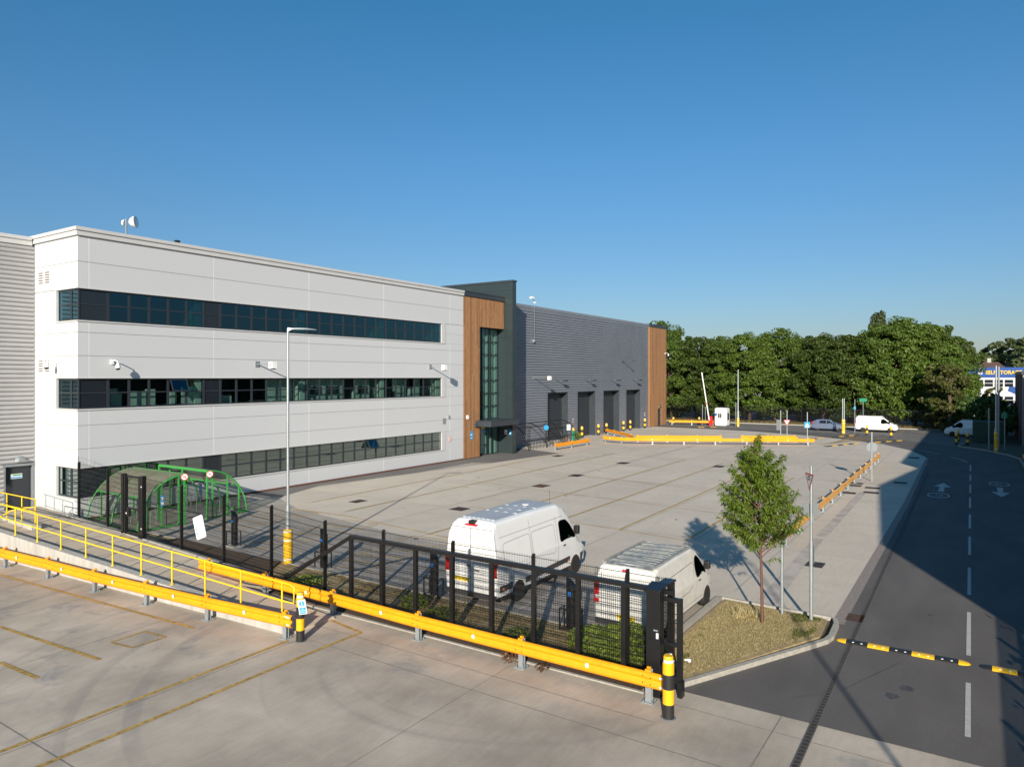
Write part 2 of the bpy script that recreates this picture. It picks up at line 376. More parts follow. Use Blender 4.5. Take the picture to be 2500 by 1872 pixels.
# ================================================================== GROUND
b = MB()
b.sheet([(-60,-60),(900,-60),(900,300),(-60,300)], -.012)
struct(b, 'ground', M['ground'])
b = MB(); b.sheet([(-15,-14),(15.35,-14),(15.35,5.9),(15.5,5.9),(15.5,20),(15.3,20),(15.3,45),(-15,45)], 0)
struct(b, 'service_yard', M['apronc'])
b = MB(); b.sheet([(22.3,3.5),(66,3.5),(71.5,3.85),(77.3,5.4),(83.2,8.5),(87.3,13.2),(90,16.5),(93.6,25.2),(94.4,32),(95.5,40),(98,60),(30,60),(17.6,38),(17.6,6.7),(22.3,6.7)], 0)
struct(b, 'yard', M['yard'])
# bays of darker paving with charge points
b = MB(); b.sheet([(17.55,6.72),(22.0,6.72),(22.6,8.5),(23.3,20),(24.3,25.2),(25.2,30.2),(26.9,33.9),(30,35.3),(40,34.2),(47.2,33.1),(46.2,34.6),(56.8,32.2),(59.0,38.6),(17.6,38.6)], .004)
struct(b, 'parking_bays', M['bay'])
b = MB(); b.sheet([(26.9,33.95),(31.4,35.5),(39.7,34.3),(46.4,34.55),(47.3,33.1),(56.6,32.2),(59.0,38.55),(27,38.5)], .008)
struct(b, 'building_apron', M['asph_lite'])
b = MB(); b.sheet([(15.3,-2.72),(62,-2.72),(74,-2.6),(77.5,-1.8),(80.2,-.5),(81.6,.2),(84.2,2.1),(87.5,4.8),(90.2,7.9),(92.4,9.8),(95,14.3),(96,21.6),(97.5,33),(98.6,60),(95.5,60),(94.4,32),(93.6,25.2),(90,16.5),(87.3,13.2),(83.2,8.5),(77.3,5.4),(71.5,3.85),(66,3.5),(45.2,3.45),(27.9,3.4),(21.6,3.4),(20.35,3.4),(15.5,5.7),(15.3,5.9)], .003)
struct(b, 'road', M['asph_dark'])
b = MB(); b.sheet([(96,21.6),(95,14.3),(92.4,9.8),(90.2,7.9),(87.5,4.8),(84.2,2.1),(88,1.0),(108,.4),(108.3,60),(98.6,60),(97.5,33)], .0)
struct(b, 'side_road', M['asph_lite'])
b = MB(); b.box(108.3,-30,-.01,108.45,70,.12); b.sweep([(0,-.01),(0,.1),(.14,.1),(.14,-.01)], [(88.3,1.3),(84.2,1.8),(81.7,0),(80.3,-.7),(77.5,-2.0),(74,-2.85),(62,-2.9),(10,-2.9)], closed=True)
struct(b, 'kerb', M['kerb'])
b = MB(); b.sheet([(108.45,-30),(114,-30),(114,70),(108.45,70)], .06)
struct(b, 'verge', M['ground'])
# channel of blocks and slot drain beside the road
b = MB(); b.sheet([(21.9,3.18),(45,3.22),(71.3,3.62),(71.3,3.82),(45,3.5),(21.9,3.5)], .009)
struct(b, 'block_channel', M['setts'])
b = MB()
for i in range(330):
    x = 11.6+i*.15; y = 2.76+(x-13.6)*.0078; b.sheet([(x,y-.05),(x+.11,y-.05),(x+.11,y+.05),(x,y+.05)], .016)
b.line((11.6,2.745),(61,3.13),.15,.012,2)
for x, y in ((22.7,3.0),): b.sheet([(x-.35,y-.22),(x+.35,y-.22),(x+.35,y+.22),(x-.35,y+.22)], .016, 1)
struct(b, 'drain_channel', [M['iron'], M['rust'], M['asphalt']])
# slab joints
b = MB()
for y in (31.4,27.85,24.25,20.75,17.3,13.9,10.45,6.95):
    b.line((23.4 if y<25 else 26.5, y-.28 if y<20 else y-.2),(72 if y>25 else 77, y-.15), .05, .006, 1)
for x in (30.2,37.4,44.5,51.8,59,66.2,73.4): b.line((x,3.6),(x-.3,31.3), .035, .006, 1)
b.line((32,23.95),(71,24.3),.16,.005,1)
for p in (((13.6,6.2),(12.6,9.5)),): pass
b.line((12.82,15.2),(12.6,-6),.016,.006); b.line((-6,9.5),(14.4,9.5),.016,.006); b.line((-6,3.6),(15.3,3.4),.016,.006)
b.line((-4,19.3),(12.35,19.6),.016,.006); b.line((-4,23.1),(12.2,23.7),.016,.006); b.line((-4,15.1),(12.6,15.15),.02,.006)
b.line((-4,28.2),(12,28.6),.016,.006); b.line((6.3,-6),(6.3,35),.016,.006); b.line((14.6,5.9),(14.3,-6),.016,.006)
b.line((13.6,5.5),(13.7,18.6),.016,.006)
struct(b, 'concrete_joints', [M['joint'], M['jointl']])
# yellow bay lines in the yard and the service yard
b = MB(); W = .10
for a, c in (((42,31.3),(57,32.1)),((26,27.5),(59.6,27.95)),((24.3,20.45),(58.4,20.85)),((25,17.05),(57.7,17.4)),((29.9,13.78),(52.5,14.05)),((29.55,10.5),(52,10.75)),((27,31.15),(42,31.3))): b.line(a,c,W,.010)
for a, c in (((30.8,23),(29.5,10.5)),((38.4,28.6),(36.2,10.6)),((46.2,31.5),(43.2,14)),((53,29.8),(53.3,24.1))): b.line(a,c,.06,.012,1)
b.line((-4,15.2),(12.45,15.32),.11,.010); b.line((-4,14.02),(12.85,14.17),.11,.010); b.line((12.85,14.17),(13.95,14.13),.10,.010); b.line((13.95,14.13),(14.2,15.7),.09,.012)
b.line(G(0,1403),G(473,1533),.10,.010); b.line(G(0,1530),G(243,1610),.11,.010); b.line(G(0,1617),G(91,1655),.11,.010)
q = [G(270,1568),G(352,1541),G(404,1555),G(322,1581)]
for i in range(4): b.line(q[i],q[(i+1)%4],.07,.010+.002*(i%2))
struct(b, 'yellow_markings', [M['yline'], M['ylinef']])
# ladder hatching in front of the charge points
b = MB()
def ladder(y0, y1, x0, x1, n):
    b.line((x0,y0),(x1,y0),.08,.010); b.line((x0,y1),(x1,y1+.6),.08,.010); b.line((x1,y0),(x1,y1+.6),.08,.013); b.line((x0,y0),(x0,y1),.08,.013)
    for i in range(1,n): t = i/n; x = x0+(x1-x0)*t; b.line((x,y0),(x-.5,y1+.3),.11,.016)
ladder(28.4,30.3,20,25,5); ladder(23.8,25.4,18.6,24.6,6); ladder(18.6,20.2,18.4,23.8,5)
b.line((25,30.9),(25.3,26.3),.09,.018); b.line((25.2,26.3),(24.2,18.6),.09,.018)
struct(b, 'hatched_markings', M['ylinef'])
b = MB()
for y in (11.57,16.75,22.): b.line((17.7,y),(22.4,y+.05),.09,.010)
for x0, x1 in ((16.4,19.3),(21.2,25.1),(27.1,31),(33.2,37),(39,43),(45.1,49.1),(51,54.9),(56.9,60.4),(62.7,67.1)):
    b.line((x0,.06+x0*.0075),(x1,.06+x1*.0075),.10,.010)
pts = [(68.9,.8),(71.5,1.35),(73,2.0)]
for a, c in (((69,.8),(71,1.25)),((71,1.25),(73,2)),((75.1,2.95),(78.6,5)),((81,6.6),(84,9.2))): b.line(a,c,.11,.010)
def arrow(x, y, s, d):   # upward arrow and a roundel
    b.sheet([(x+d*4.2,y),(x+d*2.2,y+.46),(x+d*2.2,y-.46)], .010); b.sheet([(x,y-.17),(x,y+.17),(x+d*2.2,y+.12),(x+d*2.2,y-.12)], .010)
arrow(50.6,1.95,1,1); arrow(54.4,-1.1,1,-1)
for cx, cy in ((48.9,2.0),(56.2,-1.1)):
    n = 28
    for i in range(n):
        t0, t1 = 2*PI*i/n, 2*PI*(i+1)/n
        b.sheet([(cx+1.05*math.cos(t0),cy+.58*math.sin(t0)),(cx+1.05*math.cos(t1),cy+.58*math.sin(t1)),(cx+.86*math.cos(t1),cy+.5*math.sin(t1)),(cx+.86*math.cos(t0),cy+.5*math.sin(t0))], .010)
    t = text_mb('10', 1.0, 0); t.xf(Matrix.Translation((cx,cy,.011)) @ Matrix.Rotation(-PI/2 if cy>0 else PI/2,4,'Z') @ Matrix.Diagonal((.45,1.2,1,1))); b.join(t)
struct(b, 'white_markings', M['wline'])
b = MB()
for i in range(7):
    b.line((78.6+i*.95,14.0-i*.25),(91.0+i*.2,8.6+i*.75),.13,.010) if i<6 else None
struct(b, 'crossing_hatch_markings', M['yline'])
for a, c in (((100.5,7.9),(93,8.2)),((103,3.2),(95,3.1))): pass
b = MB()
for y in (8.1,3.1,-1.0): b.line((99.5,y+.1),(104.8,y),.1,.006)
struct(b, 'bay_markings', M['yline'])
b = MB(); b.sheet([(33.5,5.55),(48,5.7),(48,6.1),(33.5,6.0)], .006); b.sheet([(22.5,5.2),(33,5.6),(33,6.0),(22.5,5.8)],.006)
struct(b, 'worn_patch', M['wornp'])
b = MB(); ro = random.Random(8)
for (x,y,r) in ((18.2,1.35,.16),(17.6,1.6,.14),(24.2,1.2,.07),(30,2.,.08)):
    b.sheet([(x+r*1.3*ro.uniform(.7,1.1)*math.cos(2*PI*k/14),y+r*ro.uniform(.7,1.1)*math.sin(2*PI*k/14)) for k in range(14)], .008)
b.line((19.8,1.6),(17.2,2.6),.012,.009); b.line((17.2,2.6),(16.3,3.4),.012,.009)
for k in range(34):
    x = ro.uniform(23,70); y = ro.uniform(5,30); r = ro.uniform(.03,.09); b.sheet([(x+r*1.5*math.cos(q*PI/4),y+r*math.sin(q*PI/4)) for q in range(8)], .013)
struct(b, 'oil_stains', M['oil'])
# verge bed beside the fence, dry grass island
def zp(y): return max(0., .05+.0465*(y-15.5))
b = MB(); b.prism([(15.55,6.6),(17.5,6.6),(17.55,20),(17.6,30.6),(15.45,30.6)], -.01, .05)
struct(b, 'planting_bed', M['dryground'])
b = MB(); b.prism([(15.5,20.6),(17.35,21.8),(17.5,28.5),(15.5,30.)], -.02, .12)
struct(b, 'mulch', M['soil'])
isl = [(15.55,5.72),(20.3,3.55),(21.85,3.62),(22.1,6.62),(15.55,6.68)]
b = MB(); b.prism(isl, -.01, .09); struct(b, 'grass_island', M['dryground'])
b = MB()
b.sweep([(0,-.01),(0,.12),(-.13,.12),(-.13,-.01)], [(15.45,5.72),(17.4,4.75),(19.3,3.82),(20.15,3.42),(20.5,3.36),(21.6,3.40),(22.0,3.5)], closed=True)
b.sweep([(0,-.01),(0,.11),(-.09,.11),(-.09,-.01)], [(22.05,3.55),(22.2,6.72),(15.6,6.8)], closed=True)
b.sweep([(0,-.01),(0,.07),(.09,.07),(.09,-.01)], [(17.5,6.9),(17.6,30.6)], closed=True)
struct(b, 'island_kerb', M['kerb'])
def blades(poly, n, h, z, rr, wid=.012, dense=None):
    b = MB(); xs = [p[0] for p in poly]; ys = [p[1] for p in poly]; k = 0
    def inside(x,y):
        c = False; j = len(poly)-1
        for i in range(len(poly)):
            if (poly[i][1]>y) != (poly[j][1]>y) and x < (poly[j][0]-poly[i][0])*(y-poly[i][1])/(poly[j][1]-poly[i][1])+poly[i][0]: c = not c
            j = i
        return c
    while k < n:
        x = rr.uniform(min(xs),max(xs)); y = rr.uniform(min(ys),max(ys))
        if not inside(x,y): k += .2; continue
        if noise.noise(Vector((x*1.3,y*1.3,z*9+n%7))) < (-.25 if dense is None else dense): k += .5; continue
        k += 1
        a = rr.uniform(0,2*PI); hh = h*rr.uniform(.5,1.3); ln = hh*rr.uniform(.5,1.8); w = wid*rr.uniform(.6,1.4)
        dx, dy = math.cos(a), math.sin(a); px, py = -dy*w, dx*w
        b.add([(x-px,y-py,z),(x+px,y+py,z),(x+dx*ln,y+dy*ln,z+hh)], [(0,1,2)])
    return b
rg = random.Random(3)
isl2 = [(15.6,5.85),(20.3,3.68),(21.7,3.72),(21.95,6.5),(15.6,6.55)]
tag(blades(isl2, 34000, .035, .09, rg, .008, -.7).build('dry_grass', M['straw']), kind='stuff', label='dry straw coloured grass covering the kerbed island', cat='grass')
tag(blades([(19.6,4.1),(20.4,3.7),(21.8,3.75),(21.9,4.6),(20.8,4.3)], 3000, .05, .09, rg, .008, -.1).join(blades([(15.6,6.5),(18.8,6.5),(18.6,6.1),(15.7,5.9)], 2500, .05, .09, rg, .008, -.1)).build('green_grass', M['grassgreen']), kind='stuff', label='greener grass at the kerbed corners of the island', cat='grass')
tag(blades([(15.6,6.9),(17.45,6.9),(17.45,20.6),(15.6,20.6)], 15000, .05, .05, rg, .009).build('verge_grass', M['blade_tan']), kind='stuff', label='brown tufted grass on the strip behind the black fence', cat='grass')
tag(blades([(108.5,-5),(113.5,-5),(113.5,50),(108.5,50)], 9000, .25, .06, rg, .06, -.2).build('roadside_grass', M['blade_tan']), kind='stuff', label='dry brown grass along the far kerb under the trees', cat='grass')
# inspection covers, gullies and service lids
covers = [(39.08,23.48,.55,.42,'rust','rusty'),(44.6,23.9,.55,.4,'iron','dark'),(53.1,24.15,.6,.4,'iron','dark'),(55.2,17.0,.55,.4,'iron','dark'),(54.8,31.2,.6,.35,'iron','dark'),
 (G(1990,1378)[0],G(1990,1378)[1],.4,.3,'iron','dark'),(46.95,6.6,.35,.42,'iron','dark'),(51.4,6.75,.35,.42,'iron','dark'),(50.3,6.72,.35,.42,'iron','dark'),(49.85,5.6,.35,.42,'iron','dark'),(47.8,5.45,.35,.42,'iron','dark'),(53.3,4.35,.4,.38,'iron','dark'),(70.4,4.7,.6,.4,'iron','dark'),
 (28.6,29.2,.45,.32,'iron','dark'),(29.9,23.0,.42,.42,'iron','dark')]
where = ['on the yard drain line just above the tall van','second along the row of covers in the yard','third along the row of covers in the yard','just left of the young tree crown','below the entrance apron','in the pavement beside the road, behind the grass island','closest to the yellow barrier end','farthest of the two close to the barrier posts','second of the pair beside the barrier posts','on the pavement by the shadow edge','just below the one by the shadow edge','inside the building shadow on the pavement','at the tip of the pavement far down the road','beside the cycle shelter corner, in the paving','in the yard next to the lamp column']
for (x,y,a,c,mm,col_), w_ in zip(covers, where):
    b = MB(); b.box(x-a,y-c,.002,x+a,y+c,.016)
    for i in range(5): b.box(x-a+.06,y-c+.08+i*(2*c-.16)/5,.016,x+a-.06,y-c+.08+i*(2*c-.16)/5+.03,.022)
    tag(b.build('manhole_cover', M[mm]), '%s iron cover %s' % (col_,w_), 'manhole cover', 'iron covers in the paving')
# ================================================================== raised path, retaining wall
def wx(y): return 12.72-.0497*(y-15.9)
b = MB()
ys = [15.6,18,20,24,28,32,36.4]
for i in range(len(ys)-1):
    y0, y1 = ys[i], ys[i+1]
    xr0 = 14.35 if y0 < 19.6 else 15.42; xr1 = xr0 if y1 <= 20 else 15.42
    if y1 <= 20: xr0 = xr1 = 14.35
    z0, z1 = max(zp(y0),.01), zp(y1)
    b.add([(wx(y0)+.2,y0,z0),(xr0,y0,z0),(xr1,y1,z1),(wx(y1)+.2,y1,z1),(wx(y0)+.2,y0,-.1),(xr0,y0,-.1),(xr1,y1,-.1),(wx(y1)+.2,y1,-.1)],
      [(0,1,2,3),(0,4,5,1),(1,5,6,2),(2,6,7,3),(3,7,4,0)])
struct(b, 'path', M['pathc'])
b = MB()
y = 17.0
while y < 36:
    z = max(zp(y),.01)+.004
    b.add([(wx(y)+.2,y-.012,z),(15.4 if y > 20 else 14.3,y-.012,z),(15.4 if y > 20 else 14.3,y+.012,z+.001),(wx(y)+.2,y+.012,z+.001)], [(0,1,2,3)]); y += 1.35
for xx, w_ in ((14.3,.012),(13.05,.012)):
    b.add([(xx-w_,20.1,zp(20.1)+.006),(xx+w_,20.1,zp(20.1)+.006),(xx+w_-.3,36,zp(36)+.006),(xx-w_-.3,36,zp(36)+.006)], [(0,1,2,3)])
struct(b, 'path_joints', M['joint'])
def zw(y): return .3+.0465*(y-15.5)
rw = thing('retaining_wall', 'low pale concrete retaining wall carrying the yellow handrail beside the path', 'wall', (12.7,15.6,0))
b = MB(); N_ = 10
for i in range(N_):
    y0 = 15.75+i*(36.4-15.75)/N_; y1 = y0+(36.4-15.75)/N_
    for x0, x1, mm in ((0,.28,0),):
        b.add([(wx(y0),y0,-.1),(wx(y0)+.28,y0,-.1),(wx(y1)+.28,y1,-.1),(wx(y1),y1,-.1),(wx(y0),y0,zw(y0)),(wx(y0)+.28,y0,zw(y0)),(wx(y1)+.28,y1,zw(y1)),(wx(y1),y1,zw(y1))],
          [(4,5,6,7),(0,1,5,4),(1,2,6,5),(2,3,7,6),(3,0,4,7)])
b.build('wall', M['wallc'], rw)
b = MB(); b.prism([(15.42,20.),(15.62,20.),(15.62,33.2),(15.42,33.2)], -.05, .02)
b = MB()
for i in range(8):
    y0 = 19.6+i*1.75; y1 = y0+1.75
    b.add([(15.32,y0,-.1),(15.52,y0,-.1),(15.52,y1,-.1),(15.32,y1,-.1),(15.32,y0,zp(y0)+.03),(15.52,y0,zp(y0)+.03),(15.52,y1,zp(y1)+.03),(15.32,y1,zp(y1)+.03)], [(4,5,6,7),(0,1,5,4),(1,2,6,5),(2,3,7,6),(3,0,4,7)])
struct(b, 'path_edging', M['kerb'])
# landing block and steps
lb = thing('landing', 'concrete landing wall and steps below the grey door', 'steps', (13.4,32,0))
b = MB(); b.box(13.25,31.9,.0,13.6,36.25,1.03); b.box(12.3,34.6,0,13.25,36.2,1.0); b.box(12.3,34.1,0,13.25,34.6,.8)
b.build('block', M['wallc'], lb)

# ================================================================== OFFICE BUILDING
OX0, OX1, OY = 17.12, 47.84, 36.42
office = thing('office_building', 'three storey pale grey clad office block with dark ribbon windows', 'building', (OX0,OY,0))
BANDS = [(1.10,2.55),(5.44,6.92),(9.77,11.30)]
SY = 38.6          # windows turn the corner to here on the short side
WEND = 44.9; REV = .14
g = MB(); p = MB()
RZ = [(.12,1.06),(2.56,3.48),(3.50,4.62),(4.64,5.39),(6.93,8.02),(8.04,9.16),(9.18,9.72),(11.35,12.60),(12.62,13.84)]
XJ = [OX0,17.60,17.68,24.38,24.46,31.26,31.34,38.2,38.28,45.98,46.06,OX1]
# structural wall (joint colour shows in the gaps), bands left open up to WEND
def wallband(z0,z1):
    g.box(OX0+.02,OY+.02,z0,OX1-.02,OY+.25,z1); g.box(OX0+.02,OY+.25,z0,OX0+.25,41.6,z1)
zz = [(0,1.10)]+[(2.55,5.44),(6.92,9.77),(11.30,14.0)]
for z0,z1 in zz: wallband(z0,z1)
for z0,z1 in BANDS:
    g.box(WEND+.02,OY+.02,z0,OX1-.02,OY+.25,z1); g.box(OX0+.02,SY+.02,z0,OX0+.25,41.6,z1)
for k in range(len(XJ)-1):
    x0, x1 = XJ[k]+.004, XJ[k+1]-.004
    if k == 0: x0 = OX0
    for z0,z1 in RZ:
        if XJ[k+1]-XJ[k] < .1: p2 = MB(); p2.box(x0,OY,z0+.004,x1,OY+.02,z1); p2.build('joint_strip', M['jstrip'], office)
        else: p.box(x0,OY,z0+.004,x1,OY+.02,z1)
    if x1 <= 31: pass
for z0,z1 in BANDS:   # end pier beside each band
    for k, (x0,x1) in enumerate(((WEND+.5,45.976),(45.984,46.056),(46.064,OX1-.004))):
        p.box(x0,OY,z0-.04,x1,OY+.02,(z0+z1)/2-.006); p.box(x0,OY,(z0+z1)/2+.006,x1,OY+.02,z1+.006)
SR = RZ+[]
for z0,z1 in RZ: p.box(OX0,OY+.02,z0+.004,OX0+.02,41.6,z1)
for z0,z1 in BANDS:
    zm = (z0+z1)/2
    p.box(OX0,SY+.0,z0-.04,OX0+.02,41.6,zm-.006); p.box(OX0,SY+.0,zm+.006,OX0+.02,41.6,z1+.006)
g.box(OX0+.3,OY+.3,13.75,OX1,52,13.85,0); g.box(OX0+.02,41.6,0,OX0+.25,52,14)
g.build('wall', M['panel_gap'], office)
p.build('cladding_panels', M['panel'], office)
# sills, heads and end reveals
b = MB()
for i, (z0,z1) in enumerate(BANDS):
    b.box(OX0-.05,OY-.05,z0-.075,WEND+.5,OY+.2,z0-.02); b.box(OX0-.05,OY+.2,z0-.075,OX0+.2,SY+.08,z0-.02)
    b.box(WEND+.04,OY-.03,z0-.02,WEND+.10,OY+.2,z1); b.box(WEND+.10,OY-.03,z0-.02,WEND+.5,OY+.02,z1)
    b.box(OX0-.03,SY-.08,z0-.02,OX0+.2,SY,z1)
    if i < 2 or 1: b.box(OX0-.035,OY-.035,z1+.005,WEND+.5,OY+.2,z1+.05); b.box(OX0-.035,OY+.2,z1+.005,OX0+.2,SY+.08,z1+.05)
b.build('window_surround', M['parapet'], office)
# parapet in two steps
b = MB()
for (o, z0, z1) in ((.10,13.86,14.10),(.16,14.104,14.27)):
    b.box(OX0-o,OY-o,z0,OX1+.0,OY+.35,z1); b.box(OX0-o,OY+.35,z0,OX0+.35,52,z1)
b.build('parapet', M['parapet'], office)
b = MB(); b.box(OX0-.03,OY-.03,0,OX1,OY+.1,.12); b.build('plinth', M['brick'], office)
# windows: one frame + pane part per bay
def bay(w, h, tr, infill=False, fd=.06):
    f = MB(); t = .06
    f.box(0,0,0,t,fd,h); f.box(w-t,0,0,w,fd,h); f.box(t,0,0,w-t,fd,t); f.box(t,0,h-t,w-t,fd,h); f.box(t,.003,tr-t/2,w-t,fd-.003,tr+t/2)
    q = MB(); q.box(t,fd*.5,t,w-t,fd*.5+.012,tr-t/2); q.box(t,fd*.5,tr+t/2,w-t,fd*.5+.012,h-t)
    return f, q
XB = [OX0+.06,18.6]+[18.6+1.052*i for i in range(1,26)]
XB[-1] = WEND+.03
wcache = {}
def put_window(name, x, y, z, w, h, tr, glassm, rz=0, infill=False):
    key = (round(w,2),round(h,2),glassm,infill)
    if key in wcache:
        o = copy_tree(wcache[key], parent=office); 
    else:
        f, q = bay(w,h,tr); o = f.build('window', M['frame'], office, local=True); q.build('pane', M['infill'] if infill else M[glassm], o, local=True); wcache[key] = o
    o.location = (x-OX0,y-OY,z); o.rotation_euler = (0,0,rz); return o
GM = ['lowglass','winglass','topglass']
for bi, (z0,z1) in enumerate(BANDS):
    for i in range(26):
        x0, x1 = XB[i], XB[i+1]
        inf = (i == 0) or (i == 6)
        put_window('window', x0, OY+REV-.06, z0, x1-x0-.004, z1-z0, (z1-z0)*.52, GM[bi], 0, inf)
    for k, (y0,y1) in enumerate(((SY-.08,37.26),(37.25,OY+.13))):
        put_window('window', OX0+REV-.06, y0, z0, y0-y1, z1-z0, (z1-z0)*.52, GM[bi], -PI/2, False)
# open top-hung vents
def vent(x, z, w, h, a):
    b = MB(); t = .05
    b.box(0,0,-h,w,.04,-h+t); b.box(0,0,-t,w,.04,0); b.box(0,0,-h+t,t,.04,-t); b.box(w-t,0,-h+t,w,.04,-t)
    R_ = Matrix.Translation((x,OY-.02,z)) @ Matrix.Rotation(-a,4,'X')
    b.xf(R_); v = b.build('open_vent', M['frame'], office)
    q = MB(); q.box(t,.015,-h+t,w-t,.025,-t); q.xf(R_); q.build('pane', M['topglass'], v)
vent(XB[4]+.05, 6.88, .96, .7, math.radians(24)); vent(XB[18]+.05, 2.5, .96, .68, math.radians(30))
# interior seen through the glass
b = MB()
for z in (0.0,4.33,8.66): b.box(OX0+.3,OY+.3,z,OX1-.3,OY+9,z+.06,1)
for z in (2.8,7.1,11.42): b.box(OX0+.3,OY+.3,z,OX1-.3,OY+9,z+.05,0)
b.box(OX0+.3,OY+9,0,OX1-.3,OY+9.1,13.6,0)
rr = random.Random(5)
for zf, zc in ((.06,2.8),(4.39,7.1),(8.72,11.42)):
    for x in (XB[6],XB[13],XB[20],WEND+.05): b.box(x-.46,OY+.24,zf,x-.06,OY+1.6,zc,0)
    for i in range(19):
        x = OX0+1.6+i*1.45+rr.uniform(-.4,.4); w_ = rr.uniform(.5,1.3); h_ = rr.uniform(.7,1.75); y = OY+rr.uniform(.35,1.3)
        b.box(x,y,zf,x+w_,y+.5,zf+h_, 0 if rr.random()<.6 and zf < 8 else 1)
for (x,z0,w_,h_) in ((18.9,5.5,.35,.9),(19.9,5.5,1.,.75),(20.75,5.5,.5,.85),(22.1,5.5,.35,.7),(22.75,5.5,1.0,.95)): b.box(x,OY+.45,z0,x+w_,OY+.55,z0+h_,0)
b.box(OX0+.4,OY+2.4,4.4,27,OY+2.5,7.1,1); b.box(OX0+.4,OY+3.4,8.7,WEND,OY+3.5,11.4,1); b.box(OX0+.4,OY+2.4,.06,WEND,OY+2.5,2.8,1); b.box(28.6,OY+.7,4.4,30.5,OY+.75,7.1,0); b.box(31.4,OY+.62,4.4,34.9,OY+.68,7.1,0); b.box(36.0,OY+.62,4.4,37.4,OY+.68,7.1,0); b.box(39.9,OY+.7,4.4,41.2,OY+.76,7.1,0); b.box(42.4,OY+.8,4.4,43.2,OY+.86,7.1,0); b.box(31,OY+3.4,4.4,WEND,OY+3.5,7.1,0)
for x in (31.9,33.4,36.2): b.box(x,OY+.57,5.85,x+.95,OY+.61,6.35,1)
b.build('interior', [M['int_white'],M['int_dark']], office)
# wall vents on the short side
for z, y in ((12.05,40.2),(12.05,39.5),(7.55,40.2),(7.55,39.5)):
    b = MB(); b.box(OX0-.012,y-.24,z-.32,OX0,y+.24,z+.32)
    for i in range(5): b.box(OX0-.03,y-.2,z-.27+i*.125,OX0-.012,y+.2,z-.23+i*.125,1)
    b.build('air_vent', [M['panel'],M['rust']], office)

# ------------------------------------------------------------------ profiled sheets
def corr(b, x0, x1, z0, z1, y, pitch, depth, kind, m=0, reveal=.0):
    """horizontal ribs, front at y-depth"""
    n = max(1,round((z1-z0)/pitch)); P = (z1-z0)/n; prof = []
    for i in range(n):
        za = z0+i*P
        if kind == 'round':
            prof += [(y,za),(y-depth*.7,za+P*.14),(y-depth,za+P*.38),(y-depth,za+P*.62),(y-depth*.7,za+P*.86)]
        else:
            prof += [(y,za),(y,za+P*.34),(y-depth,za+P*.46),(y-depth,za+P*.92)]
    prof.append((y,z1)); k = len(prof)
    vs = [(x0,a,z) for a,z in prof]+[(x1,a,z) for a,z in prof]
    b.add(vs, [(i,k+i,k+i+1,i+1) for i in range(k-1)], m)
    b.add([(x0,y,z0),(x0,y,z1)]+[(x0,a,z) for a,z in prof[::-1]], [tuple(range(k+2))], m) if False else None
    return b
left = thing('corner_warehouse', 'pale grey horizontally profiled sheet building at the left edge of the photo', 'building', (17.1,40.95,0))
LY = 40.95
b = MB()
DX0, DX1, DZ = 15.80, 17.0, 2.46
corr(b,-14,17.1,DZ+.12,13.75,LY,.228,.085,'round'); corr(b,-14,DX0-.08,0,DZ+.12,LY,.228,.085,'round')
b.build('profiled_wall', M['corr'], left, smooth=50)
b = MB(); b.box(-14,LY+.01,0,DX0-.08,LY+.3,13.7); b.box(DX0-.08,LY+.01,DZ+.12,17.1,LY+.3,13.7); b.box(DX0-.1,LY+.3,0,17.1,LY+.4,3.3); b.box(-14,LY+.4,13.5,17.1,52,13.6)
b.build('wall', M['corr'], left)
b = MB(); b.box(-14,LY-.12,13.76,16.98,LY+.3,14.02); b.box(-14,LY-.18,14.024,16.94,LY+.3,14.20); b.build('parapet', M['parapet'], left)
b = MB(); b.box(DX0,LY+.10,.02,DX1,LY+.16,DZ); d = b.build('door', M['infill'], left)
b = MB(); b.box(DX0-.08,LY-.06,.0,DX0,LY+.3,DZ); b.box(DX1,LY-.06,.0,DX1+.08,LY+.3,DZ); b.box(DX0-.14,LY-.1,DZ,DX1+.1,LY+.3,DZ+.12); b.build('door_frame', M['galvd'], left)
b = MB(); b.box(DX0+.28,LY+.085,1.82,DX0+.80,LY+.10,2.06,0); b.box(DX0+.36,LY+.082,1.96,DX0+.78,LY+.085,2.03,1); b.box(DX0+.30,LY+.082,1.84,DX0+.78,LY+.085,1.91,2)
b.build('door_notice', [M['whitesign'],M['greensign'],M['sky_blue_sign']], d)
def bulkhead(x, y, z, parent, mname, r=.24):
    b = MB(); n = 14; prof = []
    vs = []; 
    for k in range(4):
        rr_ = r*(1-.12*k); yy = y-.07*k
        for i in range(n+1):
            t = PI*i/n; vs.append((x+rr_*math.cos(t),yy,z+rr_*1.1*math.sin(t)))
    fs = [(k*(n+1)+i,k*(n+1)+i+1,(k+1)*(n+1)+i+1,(k+1)*(n+1)+i) for k in range(3) for i in range(n)]
    fs.append(tuple(range(3*(n+1),4*(n+1)))); fs.append(tuple(range(n,-1,-1)))
    b.add(vs, fs); return b.build('bulkhead_light', M[mname], parent)
tag(bulkhead(16.45,LY-.08,2.68,None,'galvd',.27), 'half round grey bulkhead light above the door at the far left', 'wall light')

